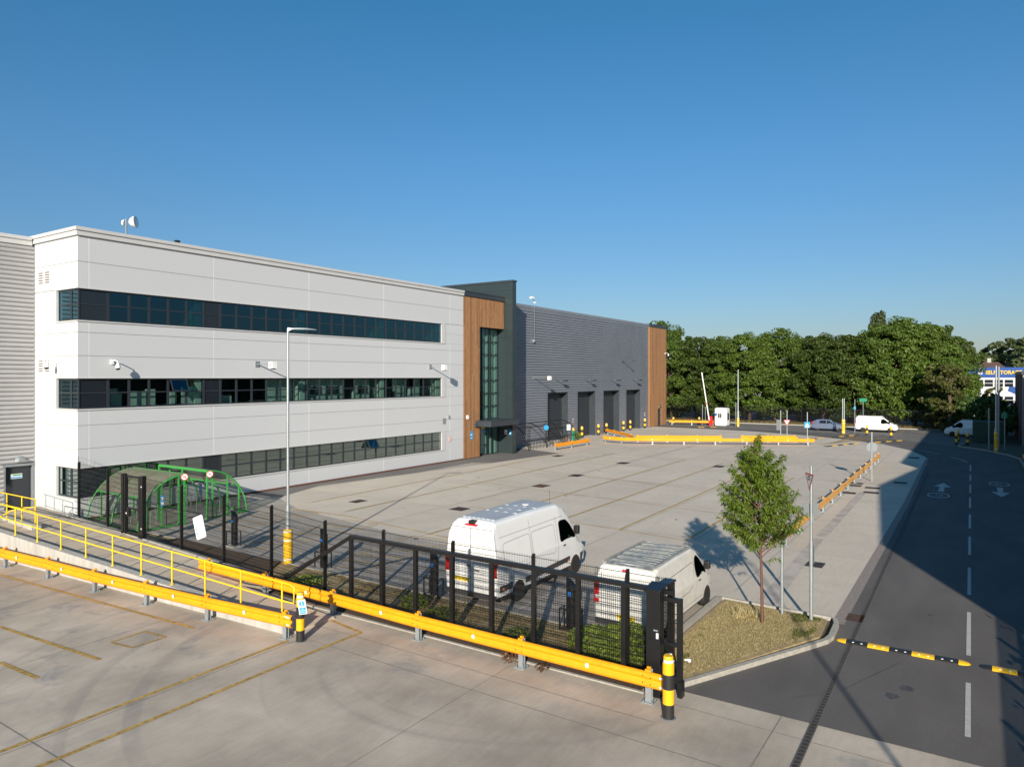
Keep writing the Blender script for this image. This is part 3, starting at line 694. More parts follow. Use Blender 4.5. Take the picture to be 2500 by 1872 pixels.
# ------------------------------------------------------------------ entrance bay (part of the office frontage)
ent = thing('entrance_block', 'timber boarded entrance bay with tall glazing and a flat canopy', 'building', (OX1,OY,0))
EX1 = 53.95; GX0, GX1, GZ = 50.15, 53.95, 11.35; GY = 37.05
b = MB(); b.box(OX1+.01,OY+.03,0,GX0,GY+.1,13.85); b.box(GX0,OY+.03,GZ,EX1,GY+.1,13.85); b.box(OX1+.01,GY+.1,13.7,EX1,50,13.84); b.box(OX1+.01,44,0,EX1,44.2,13.8); b.build('wall', M['anth'], ent)
b = MB(); n = 42; bw = (EX1-OX1-.08)/n; rr = random.Random(2)
for i in range(n):
    x0 = OX1+.06+i*bw; z0 = .06 if x0 < GX0-.05 else GZ+.02
    d_ = rr.uniform(0,.012)
    zs = sorted([z0,13.86]+[rr.uniform(2,12.) for _ in range(2) if z0 < 5]+([rr.uniform(12,13)] if z0>5 else []))
    for a, c in zip(zs, zs[1:]): b.box(x0,OY-.02-d_,a+.003,x0+bw-.012,OY+.03,c)
for i in range(3): b.box(GX0-.012,OY+.03+i*.19,.06,GX0-.0,OY+.2+i*.19,GZ)
b.build('timber_cladding', M['timber'], ent)
b = MB(); b.box(OX1-.0,OY-.12,13.88,EX1,OY+.35,14.22); b.box(OX1,OY-.16,14.22,EX1,OY+.3,14.32); b.build('parapet', M['anth'], ent)
# curtain wall
b = MB(); q = MB()
xs = [GX0,51.35,52.6,GX1-.02]
zs = [3.25]+[3.25+i*(GZ-3.25)/7 for i in range(1,7)]+[GZ]
for x in xs: b.box(x-.035,GY-.06,3.2,x+.035,GY+.06,GZ)
for z in zs: b.box(GX0,GY-.05,z-.03,GX1-.02,GY+.05,z+.03)
cw = b.build('curtain_wall', M['frame'], ent)
for i in range(3):
    q.box(xs[i]+.035,GY-.005,3.28,xs[i+1]-.035,GY+.005,GZ-.03)
q.build('glazing', M['winglass'], cw)
b = MB(); q = MB()
for x in (GX0+.02,GX0+1.0,GX0+1.98,GX0+2.75,GX1-.06): b.box(x-.03,GY-.05,0,x+.03,GY+.05,3.05)
b.box(GX0,GY-.05,3.0,GX1,GY+.05,3.2); b.box(GX0,GY-.05,0,GX1,GY+.05,.08); b.box(GX0,GY-.04,.9,GX0+2,GY+.04,.98)
dr = b.build('entrance_doors', M['frame'], ent); q.box(GX0+.05,GY-.005,.08,GX1-.09,GY+.005,3.0); q.build('glass', M['winglass'], dr)
b = MB()
for x in (GX0+.92,GX0+1.08): b.tube([(x,GY-.13,.25),(x,GY-.13,2.75)],.022,8)
b.build('door_handle', M['refl'], dr)
b = MB(); b.box(GX0+.35,GY-.055,2.0,GX0+.85,GY-.05,2.25,0); b.box(GX0+1.25,GY-.055,2.05,GX0+1.75,GY-.05,2.25,0); b.box(GX0+.38,GY-.055,1.1,GX0+.72,GY-.05,1.6,1); b.build('door_notice', [M['sky_blue_sign'],M['whitesign']], dr)
# stair inside
b = MB()
for z in (4.33,8.66): b.box(GX0,GY+2.2,z-.3,GX1,GY+5,z,0)
for k in range(3):
    for s_ in range(2):
        z = k*4.33+s_*2.1
        b.add([(GX0+.2 if s_ else GX1-.2,GY+1.0,z),(GX1-.2 if s_ else GX0+.2,GY+1.0,z+2.1),(GX1-.2 if s_ else GX0+.2,GY+1.1,z+2.1),(GX0+.2 if s_ else GX1-.2,GY+1.1,z),
               (GX0+.2 if s_ else GX1-.2,GY+1.0,z+.35),(GX1-.2 if s_ else GX0+.2,GY+1.0,z+2.45),(GX1-.2 if s_ else GX0+.2,GY+1.1,z+2.45),(GX0+.2 if s_ else GX1-.2,GY+1.1,z+.35)],
              [(3,2,1,0),(4,5,6,7),(0,1,5,4),(1,2,6,5),(2,3,7,6),(3,0,4,7)],0)
for x, w_ in ((50.75,.18),(51.62,.30),(52.30,.22),(53.0,.26),(53.62,.3)): b.box(x,GY+.12,0,x+w_,GY+.4,11.3,0)
b.box(GX1-.3,GY+.1,0,GX1-.02,GY+2.5,11.3,0)
b.box(OX1+.2,GY+5,0,EX1,GY+5.1,13.5,1)
b.build('interior', [M['int_white'],M['int_dark']], ent)
b = MB(); b.box(49.55,34.75,2.72,53.98,OY-.03,3.2); b.box(49.65,34.85,3.2,53.9,OY-.03,3.22)
b.build('canopy', M['anth'], ent, bevel=.02)
# signs on the timber
t = thing('round_wall_sign', 'small round blue notice with a white band on the timber boards', 'sign', (48.97,OY-.06,2.0))
b = MB(); b.disc((48.97,OY-.045,1.98),(0,-1,0),.42,.012,24,0,.5); b.box(48.82,OY-.052,1.99,49.05,OY-.046,2.10,1); b.box(48.82,OY-.052,1.75,49.08,OY-.046,1.8,1); b.build('disc', [M['sky_blue_sign'],M['whitesign']], t)
tag(bulkhead(49.42,OY-.05,2.72,None,'anth',.2), 'dark cone shaped wall light left of the entrance canopy', 'wall light')
b = MB(); b.disc((47.9+.45,OY-.12,3.55),(0,-1,0),.17,.08,20,0); b.box(48.25,OY-.1,3.5,48.45,OY-.03,3.75); tag(b.build('alarm_box', M['whitesign']), 'white shield shaped alarm box on the timber wall above the lamp', 'alarm box')

# ------------------------------------------------------------------ fin wall
fin = thing('fin_wall', 'tall green grey metal panelled fin wall rising above the roofs beside the entrance', 'wall', (54.2,35.5,0))
b = MB(); zs = [0.05,1.35,2.9,4.45,6.0,7.55,9.1,10.6,12.1,13.6,14.9,15.62]
b.box(54.03,35.53,0,54.6,43.8,15.66,1)
for a, c in zip(zs,zs[1:]):
    for y0, y1 in ((35.5,36.15),(36.16,39.1),(39.11,42.0),(42.01,43.8)): b.box(54.0,y0,a,54.03,y1-.0,c-.012,0)
    b.box(54.03,35.49,a,54.62,35.52,c-.012,0); b.box(54.60,35.5,a,54.63,43.8,c-.012,0)
b.build('panels', [M['fin'],M['anth']], fin)
b = MB(); b.box(53.96,35.44,15.66,54.68,43.85,15.84); b.build('coping', M['anth'], fin)
for nm, y, z, w_, h_, mm, lab in (('notice',36.2,1.95,.3,.42,'whitesign','small white and red notice on the green fin wall'),('notice',35.75,1.98,.28,.5,'sky_blue_sign','small blue notice at the outer edge of the fin wall')):
    b = MB(); b.box(53.985,y-w_/2,z-h_/2,53.999,y+w_/2,z+h_/2,0); b.box(53.982,y-w_*.3,z-h_*.3,53.985,y+w_*.3,z-h_*.05,1); tag(b.build(nm, [M[mm],M['redsign'] if mm=='whitesign' else M['whitesign']]), lab, 'sign')

# ------------------------------------------------------------------ WAREHOUSE
WY = 38.6; wh = thing('warehouse', 'long grey horizontally ribbed warehouse with four deep roller door openings', 'building', (54.7,WY,0))
doors = [(65.5,69.85),(72.3,76.65),(79.0,83.45),(85.75,90.2)]; DH = 5.22; WX0, WX1 = 54.7, 93.2
b = MB(); corr(b,WX0,WX1,DH,13.85,WY,.27,.085,'trap')
edges = [WX0]+[v for d_ in doors for v in d_]+[WX1]
for i in range(0,len(edges),2): corr(b,edges[i],edges[i+1],.0,DH,WY,.27,.085,'trap')
b.build('profiled_wall', M['dcorr'], wh)
b = MB(); b.box(WX0,WY-.11,13.85,WX1+.0,WY+.3,14.04); b.box(WX0,WY-.16,14.045,WX1,WY+.3,14.34); b.build('parapet', M['dcorr'], wh)
b = MB(); b.box(WX0,WY+1.2,.0,WX1,WY+1.4,13.9); b.box(WX0,WY+.3,13.8,WX1,WY+30,13.88); b.box(99.3,WY+.3,0,99.5,WY+30,13.9); b.build('structure', M['anth'], wh)
b = MB()
for x0,x1 in doors:
    b.box(x0-.06,WY-.075,0,x0,WY+.75,DH); b.box(x1,WY-.075,0,x1+.06,WY+.75,DH); b.box(x0-.06,WY-.08,DH,x1+.06,WY+.75,DH+.07)
b.build('door_reveal', M['anth'], wh)
sm = MB(); n = 40
for i in range(n):
    z = i*DH/n; sm.box(.005,0,z,4.34,.03,z+DH/n-.02); sm.box(.005,.01,z+DH/n-.02,4.34,.03,z+DH/n)
sh0 = sm.build('roller_shutter', M['shutter'], wh, local=True); sh0.location = (doors[0][0]-54.7,.68,0)
for x0,x1 in doors[1:]:
    o = copy_tree(sh0, loc=(x0-54.7,.68,0), parent=wh); o.scale = ((x1-x0)/4.35,1,1)
tb = thing('timber_end_block', 'cedar boarded end bay of the warehouse with a small dark door', 'building', (93.2,WY,0))
b = MB(); n = 40; bw = (99.5-93.2)/n
for i in range(n):
    x0 = 93.2+i*bw; z0 = 2.45 if 96.25 < x0+bw/2 < 97.4 else .04
    zs = sorted([z0,14.0]+[rr.uniform(3,12) for _ in range(2)])
    for a, c in zip(zs,zs[1:]): b.box(x0,WY-.24,a,x0+bw-.014,WY-.18,c-.005)
for i in range(4): b.box(93.17,WY-.23+i*.06,.04,93.199,WY-.18+i*.06,14)
b.build('timber_cladding', M['timber'], tb)
b = MB(); b.box(93.2,WY-.18,2.42,99.5,WY+.3,14.0); b.box(93.2,WY-.18,0,96.25,WY+.3,2.42); b.box(97.4,WY-.18,0,99.5,WY+.3,2.42); b.build('wall', M['anth'], tb)
b = MB(); b.box(93.1,WY-.3,14.0,99.6,WY+.3,14.42); b.build('parapet', M['anth'], tb)
b = MB(); b.box(96.25,WY-.05,0,97.4,WY,2.42); b.build('door', M['shutter'], tb)
tag(bulkhead(96.8,WY-.24,2.75,None,'anth',.25), 'dark dome light above the small door in the far timber bay', 'wall light')
# flood lights over the doors
def flood(x, lab):
    t = thing('floodlight', lab, 'floodlight', (x,WY-.1,6.6), group='floodlights over the roller doors')
    b = MB(); b.box(x-.06,WY-.12,6.5,x+.06,WY-.05,6.7); b.bar((x,WY-.1,6.6),(x+.35,WY-.75,6.62),.05); b.build('bracket', M['anth'], t)
    b = MB(); b.box(x+.02,WY-1.05,6.52,x+.75,WY-.7,6.68); b.build('lamp_head', M['anth'], t, bevel=.03)
for x, w_ in ((67.5,'first roller door, nearest the fin wall'),(74.4,'second roller door'),(81.2,'third roller door'),(87.9,'fourth roller door, nearest the timber bay')): flood(x, 'small dark floodlight on the ribbed wall above the '+w_)
# bracket cameras
def camera_arm(x, y, z, L_, lab, wall='panel'):
    t = thing('security_camera', lab, 'security camera', (x,y,z))
    b = MB(); b.box(x-.13,y-.05,z-.17,x+.13,y+.0,z+.17); b.bar((x,y-.05,z),(x,y-L_,z+.02),.055); b.build('arm', M['galvd'], t)
    b = MB(); b.box(x-.17,y-L_-.3,z-.27,x+.17,y-L_+.02,z+.13,0); b.box(x-.172,y-L_-.22,z-.1,x-.17,y-L_-.04,z-.05,1); b.box(x-.1,y-L_-.28,z-.33,x+.1,y-L_-.06,z-.27,2); b.build('housing', [M['whitesign'],M['redsign'],M['ink']], t, bevel=.0)
# arm length chosen from the shadow on the wall
camera_arm(27.31,OY,7.77,1.35,'white boxed camera on a long arm above the middle window band, behind the lamp column')
camera_arm(43.5,OY,7.81,1.3,'white boxed camera on a long arm at the right end of the middle window band')
camera_arm(62.6,WY-.05,6.95,1.8,'white boxed camera on a long arm on the ribbed warehouse wall')
def dome_camera(x, y, z, nx, ny, lab):
    t = thing('dome_camera', lab, 'security camera', (x,y,z))
    e = Vector((nx,ny,0)); 
    b = MB(); b.tube([(x,y,z),(x+nx*.25,y+ny*.25,z+.08),(x+nx*.5,y+ny*.5,z+.02),(x+nx*.55,y+ny*.55,z-.12)],.03,8); b.box(x-.07-abs(ny)*.02,y-.07,z-.12,x+.07,y+.02,z+.12); b.build('arm', M['whitesign'], t)
    b = MB(); b.lathe(x+nx*.55,y+ny*.55,[(.04,z-.05),(.08,z-.12),(.12,z-.26),(.12,z-.31)],16,0); b.lathe(x+nx*.55,y+ny*.55,[(.05,z-.41),(.09,z-.37),(.11,z-.31)],16,1); b.build('dome', [M['whitesign'],M['ink']], t, smooth=50)
dome_camera(18.75,OY,7.75,0,-1,'white swan neck dome camera on the long facade between the upper window bands')
dome_camera(OX0,38.35,7.78,-1,0,'white swan neck dome camera on the bright short side')
dome_camera(99.0,WY-.2,10.4,0,-1,'small white dome camera on the far timber bay')
# grille on facade low right, camera and prohibition signs
b = MB(); b.box(45.05,OY-.03,3.18,45.45,OY,3.62,0)
for i in range(5): b.box(45.08,OY-.04,3.22+i*.075,45.42,OY-.03,3.25+i*.075,1)
tag(b.build('wall_grille', [M['galvd'],M['panel_gap']]), 'small grey extract grille on the facade above the ground floor windows', 'vent')
b = MB(); b.box(45.75,OY-.12,3.62,45.85,OY,3.85); tag(b.build('sensor', M['galvd']), 'tiny grey sensor box on the facade beside the extract grille', 'sensor')
def ring_sign(c, n, r, lab, M4=None):
    t = thing('no_smoking_sign', lab, 'sign', c)
    n = Vector(n).normalized(); c = Vector(c)
    b = MB(); b.disc(c, n, r, .01, 28, 0); b.disc(c+n*.004, n, r*.98, .003, 28, 1); b.disc(c+n*.008, n, r*.80, .003, 28, 0)
    Fm = face_frame(c+n*.011, n)
    q = MB(); q.box(-r*.85,-r*.07,0,r*.85,r*.07,.003,1); q.xf(Fm @ Matrix.Rotation(-PI/4,4,'Z')); b.join(q)
    q = MB(); q.box(-r*.5,-r*.12,-.003,r*.35,r*.02,-.001,2); q.box(r*.2,r*.05,-.003,r*.3,r*.35,-.001,2); q.xf(Fm); b.join(q)
    b.build('disc', [M['whitesign'],M['redsign'],M['ink']], t); return t
ring_sign((46.0,OY-.02,1.9),(0,-1,0),.22,'round red ringed no smoking sign on the pale facade left of the timber')
# mast and gear on roofs
t = thing('dish_antenna', 'white microwave dish on a short pole above the office roof', 'antenna', (20.9,39.,14.2))
b = MB(); b.tube([(20.85,39,13.9),(20.82,39,15.65)],.05,8); b.build('pole', M['galvd'], t)
b = MB(); b.lathe(0,0,[(.05,-.02),(.12,.02),(.22,.10),(.29,.23),(.33,.36),(.31,.37)],24); b.xf(Matrix.Translation((20.93,38.88,15.45)) @ Vector((RX+.1,RY,.12)).to_track_quat('Z','Y').to_matrix().to_4x4()); b.build('dish', M['refl'], t, smooth=40)
b = MB(); b.lathe(0,0,[(.16,0),(.18,.05),(.16,.1)],20); b.xf(Matrix.Translation((20.80,39.1,15.42)) @ Vector((-RX,-RY,.1)).to_track_quat('Z','Y').to_matrix().to_4x4()); b.build('small_dish', M['refl'], t, smooth=40)
t = thing('roof_sensor', 'small dark instruments on the office parapet', 'sensor', (23.7,38.9,14.2))
b = MB(); b.tube([(23.72,38.9,13.9),(23.72,38.9,14.72)],.015,6); b.box(23.6,38.8,14.68,23.86,39,14.92); b.tube([(24.1,38.9,13.9),(24.1,38.9,14.5)],.02,6); b.box(24.0,38.8,14.45,24.3,39,14.56); b.build('instrument', M['kbol'], t)
t = thing('weather_mast', 'thin mast with small instruments fixed to the ribbed warehouse wall', 'antenna', (62.5,WY-.12,10.7))
b = MB(); b.tube([(62.5,WY-.25,10.7),(62.5,WY-.25,14.9)],.018,6); b.box(62.4,WY-.3,10.6,62.6,WY-.05,10.85); b.tube([(62.5,WY-.25,14.85),(62.0,WY-.25,15.05)],.03,6); b.build('mast', M['galv'], t)
b = MB(); b.box(61.8,WY-.4,15.02,62.25,WY-.1,15.22); b.box(62.5,WY-.3,14.6,62.75,WY-.15,14.75); b.build('instrument', M['refl'], t)
b = MB(); b.box(84.5,WY-.12,8.85,84.7,WY-.04,9.05); b.bar((84.6,WY-.1,9.0),(84.6,WY-1.6,9.06),.06); b.box(84.5,WY-1.7,9.0,84.75,WY-1.4,9.1); tag(b.build('bracket_light', M['anth']), 'small dark bracket lamp high on the ribbed wall toward the timber bay', 'wall light')
for x, z, lab in ((71.2,2.0,'small pink notice between the first and second roller doors'),(91.9,1.9,'small white notice right of the fourth roller door')):
    b = MB(); b.box(x-.15,WY-.08,z-.25,x+.15,WY-.06,z+.25,0); b.box(x-.1,WY-.085,z-.1,x+.1,WY-.08,z+.1,1); tag(b.build('notice', [M['whitesign'],M['redsign']]), lab, 'sign')

# ------------------------------------------------------------------ sheds right of the road (they throw the shade)
t = thing('gabled_shed', 'gabled brick shed beyond the right edge whose shadow falls across the road', 'building', (11,-7,0))
b = MB(); b.add([(10.9,-7,0),(39.0,-7,0),(39.0,-7,8.95),(24.6,-7,10.15),(10.9,-7,8.55),(10.9,-27,0),(39.0,-27,0),(39.0,-27,8.95),(24.6,-27,10.15),(10.9,-27,8.55)],
   [(0,1,2,3,4),(9,8,7,6,5),(0,4,9,5),(1,6,7,2),(4,3,8,9),(3,2,7,8)]); b.build('walls', M['brick'], t)
t = thing('flat_roofed_shed', 'flat roofed brick shed beyond the right edge shading the far road', 'building', (39.1,-7,0))
b = MB(); b.box(39.05,-27,0,79.5,-7,10.1); b.build('walls', M['brick'], t)
t = thing('brick_building', 'dark brick building with a flat roof edge at the far right of the photo', 'building', (88,-3.3,0))
b = MB(); b.box(88,-22,0,104,-3.62,7.25); b.build('walls', M['brick'], t)
b = MB(); b.box(87.85,-22,7.26,104.2,-3.55,7.55); b.build('roof_edge', M['anth'], t)
b = MB(); b.tube([(87.9,-3.72,0),(87.9,-3.72,7.2)],.06,8); b.build('downpipe', M['galvd'], t)
b = MB(); b.box(87.96,-5.2,2.3,88,-4.2,5.8); b.build('window', M['infill'], t)

# self storage building beyond the trees
t = thing('storage_building', 'white and blue self storage building with a lettered blue band', 'building', (150,-3,0))
SX = 150.
b = MB(); b.box(SX,-7.2,0,SX+20,6,6.9,0); b.build('wall', M['storwhite'], t)
b = MB(); b.box(SX-.12,-7.25,6.9,SX+20,6,8.65); b.build('fascia', M['storblue'], t)
b = MB(); b.add([(SX-.1,-4.2,4.6),(SX-.1,-5.6,3.9),(SX-.1,-7.1,3.9),(SX-.1,-7.1,5.3),(SX-.1,-4.4,5.3)],[(0,1,2,3,4)]); b.box(SX-.1,-7.2,1.4,SX,6,2.1); b.build('blue_panel', M['storblue'], t)
for z in (5.6,2.7):
    for y in (-4.35,-2.9,-1.45,0,1.45,2.9):
        b = MB(); b.box(SX-.05,y-.6,z-.3,SX-.02,y+.6,z+.9,0); b.box(SX-.07,y-.62,z+.26,SX-.05,y+.62,z+.34,1); b.build('window', [M['int_dark'] if False else M['infill'],M['storwhite']], t)
tw = text_mb('SS', 1.0, .03, 'LEFT', .02); ty = text_mb('SELF STORAGE', 1.0, .03, 'LEFT', .02)
for tmb, y0, mm in ((tw,.18,'whitesign'),(ty,-.97,'storyel')):
    tmb.xf(face_frame((SX-.14,y0,7.75),(-1,0,0)) @ Matrix.Diagonal((.79,.9,1,1))); tmb.build('lettering', M[mm], t)
# houses behind
def house(x, y, w, d, he, hr, roofm, wallm, lab, chim=None):
    t = thing('house', lab, 'house', (x,y,0))
    b = MB(); b.box(x,y-w/2,0,x+d,y+w/2,he); b.build('walls', M[wallm], t)
    b = MB(); b.add([(x-.4,y-w/2-.4,he),(x+d+.4,y-w/2-.4,he),(x+d+.4,y+w/2+.4,he),(x-.4,y+w/2+.4,he),(x+d/2,y-w/4,hr),(x+d/2,y+w/4,hr)],[(0,4,5,3),(0,1,4),(1,2,5,4),(2,3,5),(0,3,2,1)]); r_ = b.build('roof', M[roofm], t)
    if chim: b = MB(); b.box(x+d/2-.35,y+chim-.35,hr-.8,x+d/2+.35,y+chim+.35,hr+.8); b.build('chimney', M['wallc'], r_)
house(185,-2.2,5.2,9,8.7,10.3,'tile','storwhite','house with a brown hipped roof and pale chimney behind the storage building',.3)
house(196,-7.6,5.0,9,9.4,11.2,'slate','storwhite','house with a grey slate roof and white gable behind the storage building',None)

# ================================================================== SAFETY BARRIERS
def beam_profile(h0, h1, d=.085):
    h = h1-h0
    return [(0,h0),(d*.45,h0+h*.02),(d,h0+h*.16),(d,h0+h*.34),(d*.25,h0+h*.46),(d*.25,h0+h*.54),(d,h0+h*.66),(d,h0+h*.84),(d*.45,h0+h*.98),(0,h1),
            (-.012,h1-.004),(d*.4,h1-h*.05),(d-.02,h0+h*.8),(d-.02,h0+h*.7),(.008,h0+h*.54),(.008,h0+h*.46),(d-.02,h0+h*.3),(d-.02,h0+h*.2),(d*.4,h0+h*.05),(-.012,h0+.004)]
def along(path, s):
    for a, c in zip(path, path[1:]):
        L = math.hypot(c[0]-a[0],c[1]-a[1])
        if s <= L or c is path[-1]: t = s/L; return (a[0]+(c[0]-a[0])*t, a[1]+(c[1]-a[1])*t, math.atan2(c[1]-a[1],c[0]-a[0]))
        s -= L
def barrier(label, path, posts, face=1, h0=.33, h1=.67, refl='refl', rspace=2.4, roff=1.0, cap=True, off=.14, rbig=1., group=None):
    """path = line of the posts; beam stands off to the `face` side (+1 left of travel)"""
    t = thing('safety_barrier', label, 'barrier', (path[0][0],path[0][1],0), group=group)
    prof = [(face*(off-.085+a),h) for a,h in beam_profile(h0,h1)]
    if face < 0: prof = prof[::-1]
    b = MB(); b.sweep(prof, path, closed=True)
    L = sum(math.hypot(c[0]-a[0],c[1]-a[1]) for a,c in zip(path,path[1:]))
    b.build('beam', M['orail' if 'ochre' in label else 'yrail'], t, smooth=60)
    for s in posts:
        x, y, an = along(path, s); b = MB(); 
        b.box(-.065,-.055,0,.065,-.047,h1+.03); b.box(-.065,.047,0,.065,.055,h1+.03); b.box(-.005,-.047,0,.005,.047,h1+.03); b.box(-.14,-.13,0,.14,.13,.018)
        for sx in (-.1,.1):
            for sy in (-.09,.09): b.cyl(sx,sy,.018,.05,.014,6)
        b.xf(Matrix.Translation((x,y,0)) @ Matrix.Rotation(an,4,'Z')); o = b.build('post', M['galv'], t)
        if cap:
            q = MB(); q.box(-.06,face*.035,h1-.005,.06,face*(off-.06),h1+.045); q.box(-.03,face*-.05,h1+.0,.05,face*.0,h1+.075)
            q.xf(Matrix.Translation((x,y,0)) @ Matrix.Rotation(an,4,'Z')); q.build('clamp', M['yrail'], o)
        bt = MB()
        for dz in (.10,.24):
            for dx in (-.09,.09):
                q = MB(); q.cyl(0,0,0,.012,.014,8); q.xf(Matrix.Translation((x,y,h0+dz+ (.02 if dx>0 else 0))) @ Matrix.Rotation(an,4,'Z') @ Matrix.Translation((dx,face*(off+.0-.004),0)) @ Matrix.Rotation(-face*PI/2,4,'X')); bt.join(q)
        bt.build('bolt', M['iron'], o)
    s = roff
    while s < L-.3:
        x, y, an = along(path, s); q = MB(); r = .072*rbig
        n = 8; vs = [(0,0,0)]
        vs = [(0,-r,0)]+[(r*1.2*math.cos(-PI/2+PI*i/n),r*math.sin(-PI/2+PI*i/n),0) for i in range(1,n)]+[(0,r,0)]
        q.add(vs+[(a,b_,.01) for a,b_,c in vs],[tuple(range(len(vs))),tuple(range(2*len(vs)-1,len(vs)-1,-1))]+[(i,(i+1)%len(vs),len(vs)+(i+1)%len(vs),len(vs)+i) for i in range(len(vs))])
        q.xf(Matrix.Translation((x,y,(h0+h1)/2+.0)) @ Matrix.Rotation(an,4,'Z') @ Matrix.Translation((0,face*(off-.085+.085*.25+.055),0)) @ Matrix.Rotation(PI/2,4,'X'))
        q.box(0,0,0,0,0,0) if False else None
        q.build('reflector', M[refl], t)
        s += rspace
    # white end plates
    return t
pa = [(14.42,5.45),(14.45,12.5),(14.62,17.5),(14.70,22.6)]
barrier('long orange yellow barrier beam in front of the black sliding gate', pa, [.5,3.77,7.05,10.45,13.65,16.75], 1, roff=1.9, rspace=3.2)
pb = [(12.60,15.25),(12.28,18.57),(12.06,21.4),(11.87,24.1),(11.76,27.05),(11.58,30),(11.35,36)]
barrier('orange yellow barrier beam running along the foot of the low retaining wall', pb, [.3,3.35,6.17,8.9,11.85,14.75,17.8], 1, roff=1.7, rspace=3.0)
for (x,y,zz_) in ((14.28,5.5,0),(12.46,15.3,0)):
    b = MB(); b.box(x-.012,y-.02,.40,x-.004,y+.16,.44); b.box(x-.012,y-.02,.60,x-.004,y+.16,.64); tag(b.build('reflective_tape', M['refl']), 'white reflective tape on the near end of the '+('long barrier by the gate' if x>14 else 'barrier below the retaining wall'), 'tape')
barrier('short yellow barrier in front of the black cycle shelter', [(58.35,33.62),(65.3,33.52)], [.25,3.4,6.6], -1, refl='red', roff=1.6, rspace=3.4)
barrier('yellow barrier, nearer of the two lines bending across the end of the yard', [(68.95,33.6),(68.35,31.2),(70.0,27.4),(77.75,14.1)], [.2,2.4,5.6,8.8,12.0,15.2,18.4,21.4], -1, refl='whitesign', roff=.9, rspace=4.6)
barrier('yellow barrier sloping away from the third roller door, joining the end lines', [(78.7,38.0),(75.5,34.5),(71.2,31.0)], [.4,2.4,4.9,8.5], -1, refl='whitesign', roff=3, rspace=9)
barrier('yellow barrier, left length of the farther line across the end of the yard', [(71.2,30.9),(72.6,28.9),(75.9,23.05)], [.2,3.4,6.6,9.0], -1, refl='whitesign', roff=9, rspace=9, h1=.70)
barrier('yellow barrier, right length of the farther line behind the young tree top', [(77.2,21.4),(80.3,16.3)], [.2,2.9,5.7], -1, refl='redsign', roff=1, rspace=2.5, h1=.70)
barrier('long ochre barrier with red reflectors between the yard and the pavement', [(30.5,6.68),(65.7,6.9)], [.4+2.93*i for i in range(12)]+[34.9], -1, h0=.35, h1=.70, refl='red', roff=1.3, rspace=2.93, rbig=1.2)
barrier('short yellow barrier at the corner beyond the far timber bay', [(99.8,38.0),(101.6,31.6)], [.4,3.2,6.2], -1, refl='redsign', roff=9)
barrier('dull yellow barrier in shade at the far right kerb', [(71.5,-3.1),(66.0,-3.4)], [.3,2.6,5.2], -1, refl='refl', roff=1)

# ================================================================== HANDRAILS
def handrail(label, pts, h, mname, mid=True, r=.024, ends=True, name='handrail', skip=()):
    t = thing(name, label, 'handrail', pts[0]); b = MB()
    tp = [(x,y,z+h) for x,y,z in pts]
    b.tube(tp, r, 8)
    if mid: b.tube([(x,y,z+h*.5) for x,y,z in pts], r, 8)
    b.build('rail', M[mname], t, smooth=60)
    for i, (x,y,z) in enumerate(pts):
        if i in skip: continue
        b = MB(); b.tube([(x,y,z-.02),(x,y,z+h)], r*1.05, 8); b.cyl(x,y,z-.0,z+.02,r*2.2,12); b.lathe(x,y,[(r*1.3,z+h*.5-r*1.5),(r*1.6,z+h*.5),(r*1.3,z+h*.5+r*1.5)],10); b.build('upright', M[mname], t, smooth=60)
    return t
hy = [16.05,17.75,19.35,20.95,22.55,24.15,25.75,27.35,28.95,30.55,32.2,34.2,36.2]
pts = [(wx(y)+.14,y,zw(y)) for y in hy]
t = handrail('long yellow tubular handrail on top of the low concrete wall', pts, 1.02, 'yhand')
b = MB(); x0,y0,z0 = pts[0]; b.tube([(x0,y0,z0+1.02),(x0+.02,y0-.35,z0+1.0),(x0+.03,y0-.45,z0+.93),(x0+.03,y0-.47,z0+.51),(x0,y0,z0+.51)], .024, 8); b.build('rail_end', M['yhand'], t, smooth=60)
handrail('short yellow guard rail on the landing in front of the grey door', [(13.42,36.0,1.03),(13.42,34.6,1.03),(13.42,33.2,1.03),(13.42,32.0,1.03)], 1.0, 'yhand')
b = MB(); b.tube([(13.4,32.0,1.72),(13.15,32.35,1.70),(12.9,32.9,1.55),(12.55,35.2,.62)], .022, 8); tag(b.build('stair_rail', M['yhand']), 'sloping yellow stair rail crossing the landing guard', 'handrail')
t = thing('path_guard', 'thin grey guard rail along the path edge beside the bright end wall', 'handrail', (15.4,33.3,zp(33.3)))
b = MB(); b.tube([(15.4,33.2,zp(33.3)+.0),(15.4,33.2,zp(33)+.62),(15.4,35.9,zp(36)+.62)], .018, 6); b.tube([(15.4,33.2,zp(33)+.35),(15.4,33.6,zp(33)+.12)],.015,6); b.tube([(15.4,33.3,zp(33)+.10),(15.4,35.9,zp(36)+.10)],.015,6)
for y in (34.1,34.9,35.7): b.tube([(15.4,y,zp(y)),(15.4,y,zp(y)+.62)],.015,6)
b.build('rail', M['galv'], t)

